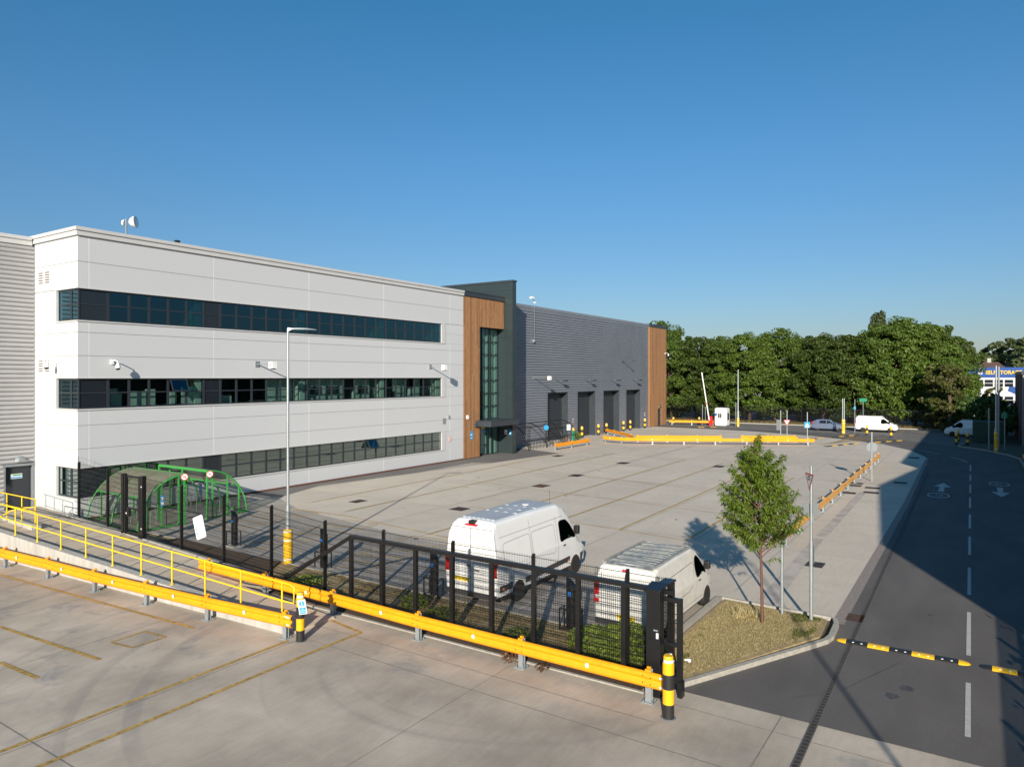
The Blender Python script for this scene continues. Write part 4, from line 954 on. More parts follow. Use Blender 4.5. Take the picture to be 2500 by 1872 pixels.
# ================================================================== BLACK MESH FENCE
fence = thing('mesh_fence', 'black welded mesh fence behind the gate and along the path up to the office corner', 'fence', (15.38,6.9,0))
def mesh_panel(x, y0, y1, z0a, z0b, h, parent, name='mesh_panel', sp=.05):
    b = MB(); n = int(abs(y1-y0)/sp)
    for i in range(n+1):
        y = y0+(y1-y0)*i/n; z = z0a+(z0b-z0a)*i/n; b.add([(x-.0022,y-.0022,z+.05),(x+.0022,y-.0022,z+.05),(x,y+.003,z+.05),(x-.0022,y-.0022,z+h+.03),(x+.0022,y-.0022,z+h+.03),(x,y+.003,z+h+.03)],[(0,1,4,3),(1,2,5,4),(2,0,3,5)])
    k = int(h/.2)
    for i in range(k+1):
        for dx in (-.008,.008):
            z = .06+i*(h-.08)/k; b.bar((x+dx,y0,z0a+z),(x+dx,y1,z0b+z),.006,.008)
    return b.build(name, M['black'], parent)
fp = [6.9,9.5,12.1,14.7,17.2,19.8,22.4,25.0,27.55]
FX = 15.40
def zf(y): return zp(y) if y > 18 else .03
for a, c in zip(fp,fp[1:]): mesh_panel(FX,a,c,zf(a),zf(c),2.4,fence)
for a, c in ((29.0,30.3),(30.3,32.7)): mesh_panel(FX,a,c,zf(a),zf(c),2.4,fence)
mesh_panel(FX,5.95,6.9,.03,.03,2.4,fence)
for y in fp[:-1]+[30.3,32.7]:
    b = MB(); z = zf(y); b.box(FX+.01,y-.035,z-.1,FX+.07,y+.035,z+2.46); b.box(FX-.03,y-.025,z+.1,FX-.012,y+.025,z+2.42); b.build('post', M['black'], fence)
# return panel to the office corner
b = MB()
for i in range(0,60):
    x = FX+.06+i*.05; 
    if x > 17.0: break
    y = 32.7+(x-FX)*2.1; b.bar((x,y,zf(32.7)),(x,y,zf(32.7)+2.4),.006)
for z in [.1+.2*i for i in range(12)]: b.bar((FX,32.7,zf(32.7)+z),(17.1,36.35,zf(32.7)+z),.008)
b.build('mesh_panel', M['black'], fence)
# pedestrian gate
pg = thing('pedestrian_gate', 'black steel pedestrian gate with a twin post frame in the mesh fence', 'gate', (FX,28.3,zf(28.3)))
z = zf(28.2)
b = MB(); b.box(FX-.08,27.5,z-.05,FX+.08,27.66,z+2.45); b.box(FX-.08,27.68,z-.05,FX+.06,27.80,z+2.42); b.build('post', M['black'], pg)
b = MB(); b.box(FX-.08,28.92,z-.0,FX+.08,29.08,z+2.45); b.box(FX-.06,28.80,z+.0,FX+.06,28.90,z+2.42); b.build('post', M['black'], pg)
b = MB(); b.box(FX-.03,27.8,z+2.32,FX+.03,28.8,z+2.40); b.box(FX-.03,27.8,z+.05,FX+.03,28.8,z+.12); b.box(FX-.03,27.8,z+1.05,FX+.03,28.8,z+1.12); b.box(FX-.04,28.55,z+.75,FX+.04,28.75,z+1.06); b.box(FX-.028,27.8,z+.05,FX+.028,27.84,z+2.4); b.box(FX-.028,28.76,z+.05,FX+.028,28.8,z+2.4); lf = b.build('leaf', M['black'], pg)
mesh_panel(FX,27.82,28.78,z+.05,z+.05,2.25,lf,'mesh')
b = MB(); b.cyl(FX-.09,28.66,z+.86,z+.92,.02,10); [b.box(FX-.09,27.55,z+q_,FX-.08,27.60,z+q_+.05) for q_ in (.35,2.0)]; b.build('lock', M['refl'], pg)
b = MB(); b.box(FX-.4,27.75,zf(28)+.01,FX-.3,28.9,zf(28)+.03); struct(b,'yellow_threshold_line',M['yline'])
# ------------------------------------------------------------------ cantilever sliding gate
GXX = 15.0
sg = thing('sliding_gate', 'black cantilever sliding gate with mesh infill, closed across the entrance road', 'gate', (GXX,5.5,0))
sg['label'] = 'black cantilever sliding gate with mesh infill and a sloping tail behind the orange barrier'
b = MB(); b.box(GXX-.05,5.6,2.20,GXX+.05,15.65,2.30); b.box(GXX-.08,5.6,.12,GXX+.08,19.2,.30); b.bar((GXX,15.6,2.25),(GXX,19.1,.25),.09,.10); b.bar((GXX+.02,17.4,1.3),(GXX+.02,19.15,.4),.02)
b.build('frame', M['black'], sg)
ups = [15.6,14.35,13.08,11.8,10.5,9.22,7.98,6.8]
for y in ups: b = MB(); b.box(GXX-.045,y-.055,.28,GXX+.045,y+.055,2.22); b.build('upright', M['black'], sg)
for a, c in zip(ups,ups[1:]+[6.1]): mesh_panel(GXX,c+.05,a-.05,.28,.28,1.9,sg)
b = MB(); b.box(GXX-.04,5.42,.12,GXX+.06,5.53,2.14); b.box(GXX-.04,5.53,2.04,GXX+.06,5.86,2.14); b.box(GXX-.04,5.53,1.08,GXX+.04,5.86,1.16); b.box(GXX-.04,5.53,.62,GXX+.04,5.86,.70); b.box(GXX-.04,5.53,.3,GXX+.04,5.86,.4); b.box(GXX-.08,5.40,.0,GXX+.1,5.50,.35); b.build('end_frame', M['black'], sg)
mesh_panel(GXX,5.54,5.84,1.15,1.15,.85,sg)
b = MB(); b.tube([(GXX-.08,5.62,.92),(GXX-.12,5.75,.92)],.02,8); b.tube([(GXX-.06,5.34,.86),(GXX-.02,5.24,.86)],.018,8); b.disc((GXX-.05,5.24,.86),(-1,-.3,0),.035,.03,12); b.box(GXX-.1,5.58,.76,GXX-.05,5.8,.80); b.build('bolt', M['refl'], sg)
gb = thing('gate_motor_cabinet', 'black steel gate drive cabinet with an angled lid beside the striped bollard', 'cabinet', (14.6,5.95,0))
b = MB(); b.box(14.66,5.80,0,14.92,6.12,2.34); b.build('cabinet', M['black'], gb, bevel=.008)
b = MB(); b.add([(14.63,6.15,2.345),(14.63,5.77,2.345),(15.1,5.77,2.38),(15.1,6.15,2.38),(14.63,6.15,2.36),(14.63,5.77,2.36),(15.1,5.77,2.41),(15.1,6.15,2.41)],[(4,5,6,7),(0,3,2,1),(0,1,5,4),(1,2,6,5),(2,3,7,6),(3,0,4,7)]); b.box(15.1,5.74,2.37,15.5,6.0,2.41); b.build('lid', M['black'], gb)
b = MB(); b.box(15.30,5.74,0,15.42,5.88,2.36); b.box(15.22,6.0,0,15.3,6.08,2.3); b.build('post', M['black'], gb)
b = MB(); b.box(14.645,5.83,1.30,14.66,5.88,1.42,0); b.box(14.64,5.84,1.46,14.66,5.94,1.49,1); b.box(14.64,5.84,.28,14.66,5.94,.33,1); b.build('notice', [M['whitesign'],M['galvd']], gb)
b = MB(); b.box(14.6,6.3,.0,15.5,19.3,.003)
b = MB(); b.sheet([(14.78,6.3),(15.42,6.3),(15.42,19.4),(14.9,19.4)], .006); struct(b, 'gate_track_recess', M['soil'])
b = MB(); b.box(14.70,6.2,0,14.78,19.3,.03); struct(b, 'gate_track_kerb', M['kerb'])

# ================================================================== BOLLARDS
def bollard(x, y, h, r, label, group=None, name='bollard', z0=0):
    t = thing(name, label, 'bollard', (x,y,z0), group=group)
    s = h/4.2
    b = MB(); 
    for k, (a, c, mi) in enumerate(((0,s,1),(s,2*s,0),(2*s,3*s,1),(3*s,3.72*s,0))):
        b.lathe(x,y,[(r,z0+a),(r,z0+c)],20,mi)
    b.lathe(x,y,[(r,z0+3.72*s),(r*.86,z0+3.78*s)],20,0); b.build('sleeve', [M['ybol'],M['kbol']], t, smooth=40)
    b = MB(); b.lathe(x,y,[(r*.87,z0+3.78*s),(r*.87,z0+3.97*s)],20); b.build('reflective_band', M['refl'], t, smooth=40)
    b = MB(); b.lathe(x,y,[(r*.86,z0+3.97*s),(r*.86,z0+4.14*s),(r*.76,z0+4.22*s)],20); b.build('cap', M['ybol'], t, smooth=40)
    b = MB(); b.lathe(x,y,[(r*1.05,z0),(r*1.35,z0+.012),(r*1.2,z0+.02)],20); b.build('footing', M['galvd'], t)
    return t
bollard(13.94,5.33,1.28,.118,'near yellow and black banded bollard beside the gate cabinet')
bollard(12.62,15.02,1.30,.108,'yellow and black banded bollard with a blue pedestrian notice at the low wall end')
t = thing('pedestrian_sign', 'blue and white pedestrian notice strapped to the banded bollard at the wall end', 'sign', (12.5,14.88,1.0))
nS = Vector((-.95,-.55,0)).normalized(); c0 = Vector((12.60,14.86,.98))+nS*.12
Fm = face_frame(c0, nS) @ Matrix.Rotation(math.radians(9),4,'Z')
b = MB(); b.box(-.105,-.19,-.006,.105,.19,0,0); b.box(-.09,-.175,.001,.09,-.01,.003,1); b.disc((0,.09,.003),(0,0,1),.075,.002,20,1)
b.box(-.012,.06,.004,.012,.115,.006,0); b.disc((0,.135,.006),(0,0,1),.014,.002,10,0); b.add([(-.03,.04,.006),(-.018,.04,.006),(.006,.08,.006),(-.006,.08,.006)],[(0,1,2,3)],0); b.add([(.018,.04,.006),(.03,.04,.006),(.006,.08,.006),(-.006,.08,.006)],[(0,1,2,3)],0)
for i, w_ in enumerate(('USE','DESIGNATED','WALKWAY')):
    q = text_mb(w_, .035, .0005); q.xf(Matrix.Translation((0,-.05-.042*i,.005))); b.join(q)
b.xf(Fm); b.build('panel', [M['whitesign'],M['sky_blue_sign']], t)
fb = [(70.7,38.65-1.4),(72.5,38.56-1.1),(76.9,37.5),(79.6,37.6),(84.4,37.8),(86.2,37.6),(91.0,37.7)]
pos_ = ['left of the first gap between the roller doors','left side of the second roller door','right side of the second roller door','third roller door, half hidden by the sloping barrier','right side of the third roller door','left side of the fourth roller door','right side of the fourth roller door']
fbp = [(1392,1071),(1414,1068),(1457,1062),(1477,1059),(1515,1052.5),(1532,1050),(1566,1044.5)]
for (px,py), w_ in zip(fbp, pos_):
    x, y = G(px,py); bollard(x,min(y,38.2),1.30,.15,'yellow and black bollard guarding the '+w_, 'bollards guarding the roller doors')
for (px,py,h,w_) in ((1644,1036.5,1.1,'beside the corner barrier beyond the timber bay'),(1707,1036.5,1.1,'left of the red barrier post'),(1729,1037.5,1.15,'right in front of the red barrier post'),(1771.5,1040,1.05,'in front of the white kiosk'),
                   (2116.5,1063,1.25,'in front of the parked white van, near its rear wheel'),(2175.5,1069,1.3,'in front of the parked white van, near its nose'),(2334.8,1086,1.3,'in the shade, nearer of the close pair'),(2338.5,1079,1.35,'in the shade, farther of the close pair'),(2362,1087,1.3,'in the shade left of the dark green cabinet')):
    x, y = G(px,py); bollard(x,y,h,.14,'yellow and black bollard '+w_, 'bollards along the far road')

# ================================================================== LIGHT COLUMNS, SIGN POSTS
def column(x, y, h, label, arm=1.05, adir=(1,0), guard=1.31, r=.075, mname='galv', cap='yellow'):
    t = thing('lamp_column', label, 'street lamp', (x,y,0))
    b = MB(); b.tube([(x,y,0),(x,y,2.2)], r*1.15, 12, r2=r*1.1); b.tube([(x,y,1.5),(x,y,1.75)], r*1.15,12,r2=r*.72); b.tube([(x,y,1.75),(x,y,h)], r*.70, 12, r2=r*.55); b.build('pole', M[mname], t, smooth=60)
    if arm:
        dx, dy = adir; b = MB(); c = Vector((x,y,h)); d = Vector((dx,dy,0)); s_ = Vector((-dy,dx,0))
        prof = [(0,.05,.04,-.10),(.18,.07,.02,-.02),(.35,.14,.03,-.03),(.7,.15,.02,-.03),(.95,.10,-.01,-.04),(1.05,.03,-.03,-.05)]
        vs = []; fs = []
        for (a,w,zt,zb) in prof:
            for sx, z in ((-w,zb),(-w*.8,zt),(w*.8,zt),(w,zb)): vs.append(tuple(c+d*a*arm/1.05+s_*sx+Vector((0,0,z))))
        for i in range(len(prof)-1):
            for j in range(4): fs.append((i*4+j,i*4+(j+1)%4,(i+1)*4+(j+1)%4,(i+1)*4+j))
        fs += [(3,2,1,0),tuple(len(vs)-4+j for j in range(4))]
        b.add(vs,fs); b.build('lantern', M['galv'], t, smooth=50)
    if guard:
        b = MB(); b.lathe(x,y,[(.165,0.03),(.165,guard)],20,0); b.build('guard_sleeve', M['ybol'], t, smooth=40)
        b = MB()
        for z in (.14*guard,.68*guard,.93*guard): b.lathe(x,y,[(.168,z),(.168,z+.045)],20)
        b.build('reflective_band', M['refl'], t, smooth=40)
    return t
cx, cy = G(703,1377)
t = column(cx,cy,8.8,'tall galvanised lamp column with a yellow sleeve in front of the office',1.05,(math.cos(YAW-PI/2+.1),math.sin(YAW-PI/2+.1)))
column(.4,-5.35,10.2,'lamp column standing outside the picture that throws the long shadow over the road',1.2,(0,1),0)
x,y = G(1802,1041.5); column(x,y,8.0,'slim far lamp column with a yellow sleeve right of the white kiosk',0,guard=2.3*.55,r=.13)
x,y = G(2432,1103); column(x,y,8.05,'lamp column with a yellow sleeve in the shade at the far right',0,guard=1.9,r=.12)
b = MB(); b.tube([(83.5,-1.6,0),(83.5,-1.6,8.0)],.09,8); tag(b.build('lamp_column', M['galvd']), 'plain thin lamp column just right of the shaded sleeved column', 'street lamp')
def post(x, y, h, label, r=.04, name='sign_post', mname='galv'):
    t = thing(name, label, 'sign post', (x,y,0)); b = MB(); b.tube([(x,y,0),(x,y,h)], r, 10); b.build('pole', M[mname], t, smooth=60); return t
# two posts on the grass island
p1 = post(21.62,4.80,2.62,'shorter galvanised post on the grass island, next to the young tree',.045)
p2 = post(21.50,3.98,4.48,'taller galvanised post on the grass island holding two signs',.038)
b = MB(); b.tube([(21.5,3.98,0),(21.5,3.98,2.35)],.052,10); b.build('lower_tube', M['galv'], p2, smooth=60)
def plate(c, n, w, h, mback, mfront, parent=None, name='sign_plate', t=.008, rot=0):
    b = MB(); b.box(-w/2,-h/2,-t,w/2,h/2,0,0); b.box(-w/2+.012,-h/2+.012,0,w/2-.012,h/2-.012,.002,1); b.xf(face_frame(c,n) @ Matrix.Rotation(rot,4,'Z')); return b.build(name, [M[mback],M[mfront]], parent)
plate((21.60,3.98,1.98),(.55,-.83,0),.34,.50,'greysign','greysign',p2)
plate((21.62,4.10,3.30),(.35,.94,0),.05,.3,'greysign','greysign',p2) if False else None
plate((21.56,4.0,3.22),(-.80,-.55,0),.46,.38,'greysign','greysign',p2)
def give_way(c, n, s, parent):
    Fm = face_frame(c,n); b = MB()
    def tri(k,z,m): h_ = s*.866*k; b.add([(-s*k/2,h_/3+.0,z),(0,-2*h_/3,z),(s*k/2,h_/3,z)],[(0,1,2)],m)
    h_ = s*.866; b.add([(-s/2,h_/3,-.01),(0,-2*h_/3,-.01),(s/2,h_/3,-.01),(-s/2,h_/3,0),(0,-2*h_/3,0),(s/2,h_/3,0)],[(2,1,0),(0,1,4,3),(1,2,5,4),(2,0,3,5)],3); b.add([(-s/2,h_/3,.001),(0,-2*h_/3,.001),(s/2,h_/3,.001)],[(0,1,2)],1)
    tri(.74,.003,0)
    for k, w_ in enumerate(('GIVE','WAY')): q = text_mb(w_, s*.16, .0005); q.m = [2]*len(q.f); q.xf(Matrix.Translation((0,s*(.13-.14*k),.006))); b.join(q)
    b.xf(Fm); return b.build('give_way_sign', [M['whitesign'],M['redsign'],M['ink'],M['greysign']], parent)
give_way((21.44,4.02,4.10),(-.55,.835,0),.56,p2); 
give_way((21.46,4.04,4.08),(-.25,-.97,0),.44,p2) if False else None
p = post(53.18,6.02,3.30,'galvanised post with a round sign seen from behind, by the long ochre barrier',.05)
b = MB(); b.disc((53.24,6.02,2.28),(.95,.3,0),.34,.02,28); b.box(53.15,5.95,2.0,53.19,6.09,2.04); b.build('round_sign', M['greysign'], p)
q1 = G(1906,1077); p = post(q1[0],q1[1],3.35,'far galvanised post with a grey cabinet behind the yellow barriers',.05)
b = MB(); b.box(q1[0]-.1,q1[1]+.05,1.2,q1[0]+.1,q1[1]+.42,2.35); b.build('box', M['greysign'], p)
q1 = G(1921.5,1078); p = post(q1[0],q1[1],3.4,'far galvanised post carrying the red triangular give way sign',.05); give_way((q1[0]-.07,q1[1],2.15),(-.85,-.52,0),.72,p)
q1 = G(1971,1087); p = post(q1[0],q1[1],3.4,'far galvanised post carrying the square blue pedestrian crossing sign',.05)
b = MB(); s = .58; b.box(-s/2,-s/2,-.01,s/2,s/2,0,0); b.add([(-.22,-.2,.003),(.22,-.2,.003),(0,.2,.003)],[(0,1,2)],1); b.box(-.03,-.14,.004,.03,.06,.006,2); b.add([(-.09,-.15,.006),(-.05,-.15,.006),(.03,.0,.006),(-.01,.0,.006)],[(0,1,2,3)],2); b.add([(.05,-.15,.006),(.09,-.15,.006),(.01,.0,.006),(-.03,.0,.006)],[(0,1,2,3)],2); b.disc((0,.09,.006),(0,0,1),.03,.002,10,2)
b.box(-s/2,-s/2,-.012,s/2,-s/2+.02,.004,1); b.xf(face_frame((q1[0]-.07,q1[1],2.1),(-.85,-.52,0))); b.build('crossing_sign', [M['sky_blue_sign'],M['whitesign'],M['ink']], p)
q1 = G(2059,1058); x,y = q1
t = thing('sign_post', 'double grey post with a yellow sleeve in front of the silver blue car', 'sign post', (x,y,0)); b = MB(); b.tube([(x,y+.09,0),(x,y+.09,4.35)],.055,8); b.tube([(x,y-.09,0),(x,y-.09,4.35)],.055,8); b.build('pole', M['galv'], t); b = MB(); b.lathe(x,y,[(.2,0),(.2,1.75)],18); b.build('guard_sleeve', M['ybol'], t, smooth=40)
b = MB(); [b.lathe(x,y,[(.203,z_),(.203,z_+.05)],18) for z_ in (.2,1.25,1.6)]; b.build('reflective_band', M['refl'], t)
q1 = G(2087,1056); p = post(q1[0],q1[1],4.2,'thin post with a small blue arrow plate left of the parked white van',.045,mname='galvd'); plate((q1[0]-.06,q1[1],3.1),(-.9,-.4,0),.25,.35,'sky_blue_sign','sky_blue_sign',p)
q1 = G(1796.5,1040.5); p = post(q1[0],q1[1],3.4,'short far post right beside the slim lamp column',.045,mname='galvd')
q1 = G(1715,1037.5); p = post(q1[0],q1[1],3.0,'thin far post left of the red barrier machine',.045,mname='galvd')
q1 = G(1722,1037.5); p = post(q1[0],q1[1],2.7,'second thin far post left of the red barrier machine',.04,mname='galvd')
q1 = G(2414.5,1096); p = post(q1[0],q1[1],4.0,'grey post in the shade left of the sleeved column',.06,mname='galvd')
q1 = G(2453,1099); p = post(q1[0],q1[1],3.7,'grey post in the shade right of the sleeved column',.05,mname='galvd'); plate((q1[0]-.06,q1[1]+.05,3.3),(-1,0,0),.45,.5,'greensign','greensign',p)
plate(G(2107,1052)+(4.0,),(-1,0,0),.85,.42,'greensign','greensign',None,'direction_sign')
o = bpy.data.objects['direction_sign']; tag(o,'green rectangular sign above the roof of the parked white van','sign')
b = MB(); x,y = G(2107,1052); b.tube([(x+.1,y,0),(x+.1,y,4.0)],.04,6); b.build('pole', M['galvd'], o)
# car park rules board on the mesh fence
t = thing('rules_board', 'tilted white board of round pictograms hung on the mesh fence', 'sign', (15.3,24.1,1.7))
Fm = face_frame((15.345,23.75,1.52),(-1,0,0)) @ Matrix.Rotation(math.radians(20),4,'Z') @ Matrix.Diagonal((1.7,1.05,1,1))
b = MB(); w,h = .36,.78; r = .04
pts_ = []
for (cx_,cy_,a0) in ((w/2-r,h/2-r,0),(-w/2+r,h/2-r,90),(-w/2+r,-h/2+r,180),(w/2-r,-h/2+r,270)):
    for k in range(5): a = math.radians(a0+22.5*k); pts_.append((cx_+r*math.cos(a),cy_+r*math.sin(a)))
b.prism(pts_,-.006,0,0)
for i in range(6):
    yy = .14-.083*i; b.disc((-.12,yy,.002),(0,0,1),.026,.002,14,1 if i<2 else 2)
    if i<2: b.disc((-.12,yy,.004),(0,0,1),.018,.002,14,0)
    b.box(-.07,yy-.004,0,.14-.02*(i%3),yy+.004,.002,3)
for s_, yy, sz in (('NOTICE',.32,.04),('Cycle Parking',.255,.036)): q = text_mb(s_, sz, .0005); q.m = [3]*len(q.f); q.xf(Matrix.Translation((0,yy,.002))); b.join(q)
b.xf(Fm); b.build('panel', [M['whitesign'],M['redsign'],M['sky_blue_sign'],M['ink']], t)

# ================================================================== CHARGE POINTS
def charger():
    t = thing('charge_point', '', 'charging post', (0,0,0), group='black vehicle charge points behind the fence')
    b = MB(); vs = []
    n = 10
    prof = [(.15,0),(.15,.02),(.13,.02)]
    b.prism([(.15*math.cos(2*PI*i/16)*.8,.15*math.sin(2*PI*i/16)) for i in range(16)],0,1.15)
    pr = [(.15*math.cos(2*PI*i/16)*.8,.15*math.sin(2*PI*i/16)) for i in range(16)]
    b.add([(x,y,1.15) for x,y in pr]+[(x,y,1.32+y*.9) for x,y in pr],[(i,(i+1)%16,16+(i+1)%16,16+i) for i in range(16)]+[tuple(range(16,32))])
    b.build('body', M['black'], t, smooth=40, local=True)
    b = MB(); b.box(.115,-.07,.95,.125,.07,1.15,0); b.box(-.125,-.05,.98,-.116,.05,1.1,0); b.build('screen', [M['blueink']], t, local=True)
    b = MB(); b.box(-.25,-.32,-.0,.25,.32,.05); b.build('footing', M['kerb'], t, local=True)
    b = MB()
    for s_ in (-1,1): b.tube([(-.18,s_*.28,.05),(-.18,s_*.28,.62),(.1,s_*.28,.62),(.1,s_*.28,.05)],.025,8)
    b.tube([(-.18,-.28,.62),(-.18,.28,.62)],.025,8); b.build('guard_hoop', M['black'], t, local=True)
    return t
c0 = charger(); chl = ['nearest the green shelters','right of the big lamp column','behind the rear of the tall white van','between the two white vans']
cp = [(18.22,25.75),(17.88,20.0),(17.53,14.5),(17.27,9.4)]
for i, (x,y) in enumerate(cp):
    o = c0 if i == 0 else copy_tree(c0); o.location = (x,y,0); o.rotation_euler = (0,0,0); o['label'] = 'black vehicle charge post with a hoop guard, '+chl[i]

# ================================================================== GREEN CYCLE SHELTERS
M['sheetclear'] = glass('clear_side_sheet', (.80,.83,.79), .5, .1)
def shelter(x0, dirn, y0, y1, label, R=2.25, H=2.38):
    t = thing('cycle_shelter', label, 'cycle shelter', (x0,y0,0))
    prof = [(x0+dirn*(R-R*math.cos(a)), H*math.sin(a)) for a in [PI/2*i/12 for i in range(13)]]
    prof = [(x,z) if i else (x0,0) for i,(x,z) in enumerate(prof)]
    ys = [y0+(y1-y0)*k/2 for k in range(3)]
    for y in ys:
        b = MB(); b.tube([(x,y,z) for x,z in prof],.04,8); b.build('rib', M['green'], t, smooth=60)
    for y in (y0,y1):
        for k in ((5,8,11) if y == y0 else (6,10)):
            x,z = prof[k]; b = MB(); b.box(x-.03,y-.03,.05,x+.03,y+.03,z); b.build('side_post', M['green'], t)
    xe, ze = prof[-1]
    for y in ys: b = MB(); b.box(xe-.035,y-.035,0,xe+.035,y+.035,ze); b.build('front_post', M['green'], t)
    b = MB(); b.box(xe-.04,y0,ze-.06,xe+.04,y1,ze+.05); b.box(prof[5][0]-.03,y0,prof[5][1]-.02,prof[5][0]+.03,y1,prof[5][1]+.04); b.build('purlin', M['green'], t)
    b = MB(); b.box(x0-.03,y0,.05,x0+.03,y1,.11); b.box(min(x0,xe),y0-.03,.05,max(x0,xe),y0+.03,.11); b.box(min(x0,xe),y1-.03,.05,max(x0,xe),y1+.03,.11); b.build('ground_rail', M['green'], t)
    b = MB(); b.sweep([(0,0)],[(0,0),(1,1)]) if False else None
    vs = []; k = len(prof)
    for y in (y0+.04,y1-.04): vs += [(x,y,z+.045) for x,z in prof]
    b.add(vs,[(i,i+1,k+i+1,k+i) for i in range(5,k-1)]); b.build('roof_sheet', M['sheetglass'], t, smooth=60)
    b = MB(); b.add(vs,[(i,i+1,k+i+1,k+i) for i in range(5)]); b.build('side_sheet', M['sheetclear'], t, smooth=60)
    b = MB()
    for y in (y0,):
        pz = [(x,y,z) for x,z in prof]+[(xe,y,.1)]; b.add(pz,[tuple(range(len(pz)))])
    b.build('side_sheet', M['sheetclear'], t)
    return t, xe, ze
t1, xe1, ze1 = shelter(17.30,1,31.45,35.9,'left green arched cycle shelter with a grimy translucent roof')
t2, xe2, ze2 = shelter(23.15,-1,31.7,35.9,'right green arched cycle shelter facing the left one')
ring_sign((19.5,31.36,2.28),(-.35,-.94,0),.165,'round no smoking sign at the top of the left green shelter')
ring_sign((20.98,31.6,2.22),(-.35,-.94,0),.165,'round no smoking sign at the top of the right green shelter')
b = MB(); b.box(18.34,31.38,1.05,18.5,31.40,1.55,0); b.box(18.36,31.375,1.1,18.48,31.38,1.25,1); b.box(18.38,31.375,1.32,18.46,31.38,1.48,1); tag(b.build('notice', [M['sky_blue_sign'],M['whitesign']]), 'small tall blue notice on the side of the left green shelter', 'sign')
def stand():
    b = MB(); b.tube([(0,-.38,0),(0,-.38,.62),(0,-.33,.76),(0,-.2,.82),(0,.2,.82),(0,.33,.76),(0,.38,.62),(0,.38,0)],.026,8); return b
s0 = stand().build('cycle_stand', M['refl'] if False else M['galv']); 
k = 0
for (sx, w_) in ((18.6,'left'),(22.0,'right')):
    for i in range(5):
        o = s0 if k == 0 else copy_tree(s0); o.location = (sx+.0,32.0+i*.85,.01); o.rotation_euler = (0,0,PI/2); k += 1
        tag(o, 'galvanised hoop stand %s from the yard end in the %s green shelter' % (['first','second','third','fourth','fifth'][i],w_), 'cycle stand', 'hoop stands in the green shelters')
# black shelter against the warehouse
t = thing('cycle_shelter', 'black arched cycle shelter against the ribbed warehouse wall', 'cycle shelter', (59,36,0))
ys_ = 37.95
for k, x in enumerate((57.2,60.6,64.0,67.2)):
    prof = [(x+ .0, ys_-2.2+2.2*(1-math.cos(a)) - .0, 2.35*math.sin(a)) for a in [PI/2*i/10 for i in range(11)]]
    b = MB(); b.tube(prof,.045,8); b.tube([(x,ys_,0),(x,ys_,2.35)],.04,6); b.build('rib', M['black'], t, smooth=60)
b = MB(); b.tube([(57.2,ys_,2.35),(67.2,ys_,2.35)],.05,8); b.tube([(57.2,ys_-1.3,2.1),(67.2,ys_-1.3,2.1)],.03,6); b.tube([(57.2,ys_-2.1,.9),(67.2,ys_-2.1,.9)],.03,6); b.build('purlin', M['black'], t)
for i in range(14):
    b = MB(); x = 57.8+i*.62; b.tube([(x,36.0,0),(x,36.0,.75),(x+.02,36.5,.82),(x+.02,37.0,.75),(x+.02,37.0,0)],.025,6); o = b.build('cycle_stand', M['black']); tag(o,'black hoop stand number %d from the left under the black shelter' % (i+1),'cycle stand','black hoop stands')
for (x,y,z,mm,w,h,lab) in ((60.4,35.7,2.0,'sky_blue_sign',.45,.45,'round light blue sign on the front of the black shelter'),(65.0,35.72,1.75,'whitesign',.4,.6,'white prohibition board on the black shelter')):
    if 'round' in lab: b = MB(); b.disc((x,y,z),(-.6,-.8,0),.26,.02,20); tag(b.build('round_sign', M[mm]), lab, 'sign')
    else: tag(plate((x,y,z),(-.6,-.8,0),w,h,'whitesign','whitesign',None,'notice'), lab, 'sign')
for x, mm, lab in ((64.9,'redsign','small dark red bin under the black shelter'),(66.5,'greensign','green board stand at the end of the black shelter')):
    b = MB(); b.lathe(x,36.0,[(.15,0),(.18,.7),(.14,.75)],12) if mm=='redsign' else b.box(x-.2,35.9,0,x+.2,36.0,1.3); tag(b.build('litter_bin' if mm=='redsign' else 'board_stand', M['brick' if mm=='redsign' else mm]), lab, 'bin' if mm=='redsign' else 'sign')

# ================================================================== SPEED RAMPS
def ramp(x, y, ang, n, w_, lab, first=0, seg=.5, wd=.32, ends=True):
    t = thing('speed_ramp', lab, 'speed bump', (x,y,0), ang)
    for i in range(-1 if ends else 0, n+(1 if ends else 0)):
        b = MB(); nn = 8
        x0, x1 = i*seg+.004, (i+1)*seg-.004
        end = i < 0 or i >= n
        if end:
            x0, x1 = (-.26,-.004) if i < 0 else (n*seg+.004,n*seg+.26)
        vs = []; K = 6 if end else 1
        for q in range(K+1):
            f = q/K; xx = x0+(x1-x0)*f; sc_ = 1
            if end: g_ = (f if i < 0 else 1-f); sc_ = math.sqrt(max(0,1-(1-g_)**2))*.98+.02
            for j in range(nn+1):
                a = PI*j/nn; vs.append((xx, -wd/2*math.cos(a)*sc_, .008+.055*math.sin(a)*sc_))
        fs = [(q*(nn+1)+j,(q+1)*(nn+1)+j,(q+1)*(nn+1)+j+1,q*(nn+1)+j+1) for q in range(K) for j in range(nn)]
        if not end: fs += [tuple(range(nn,-1,-1)),tuple(range(nn+1,2*nn+2))]
        b.add(vs, fs); col_ = 'ybol' if (i+first)%2 else 'kbol'
        o = b.build('segment', M[col_], t, smooth=50, local=True)
        if not end and seg > .4:
            q = MB()
            for a_ in (.16,.36):
                q.box(x0+a_-.022,-.11,.045,x0+a_+.022,-.09,.062)
            q.build('reflector', M['refl'], o, local=True)
    return t
ramp(20.55,2.92,-PI/2,5,.5,'black and yellow speed ramp across the near lane, from the drain to the centre line',0)
ramp(20.56,-.26,-PI/2,4,.5,'black and yellow speed ramp across the right hand lane near the fence shadows',1)
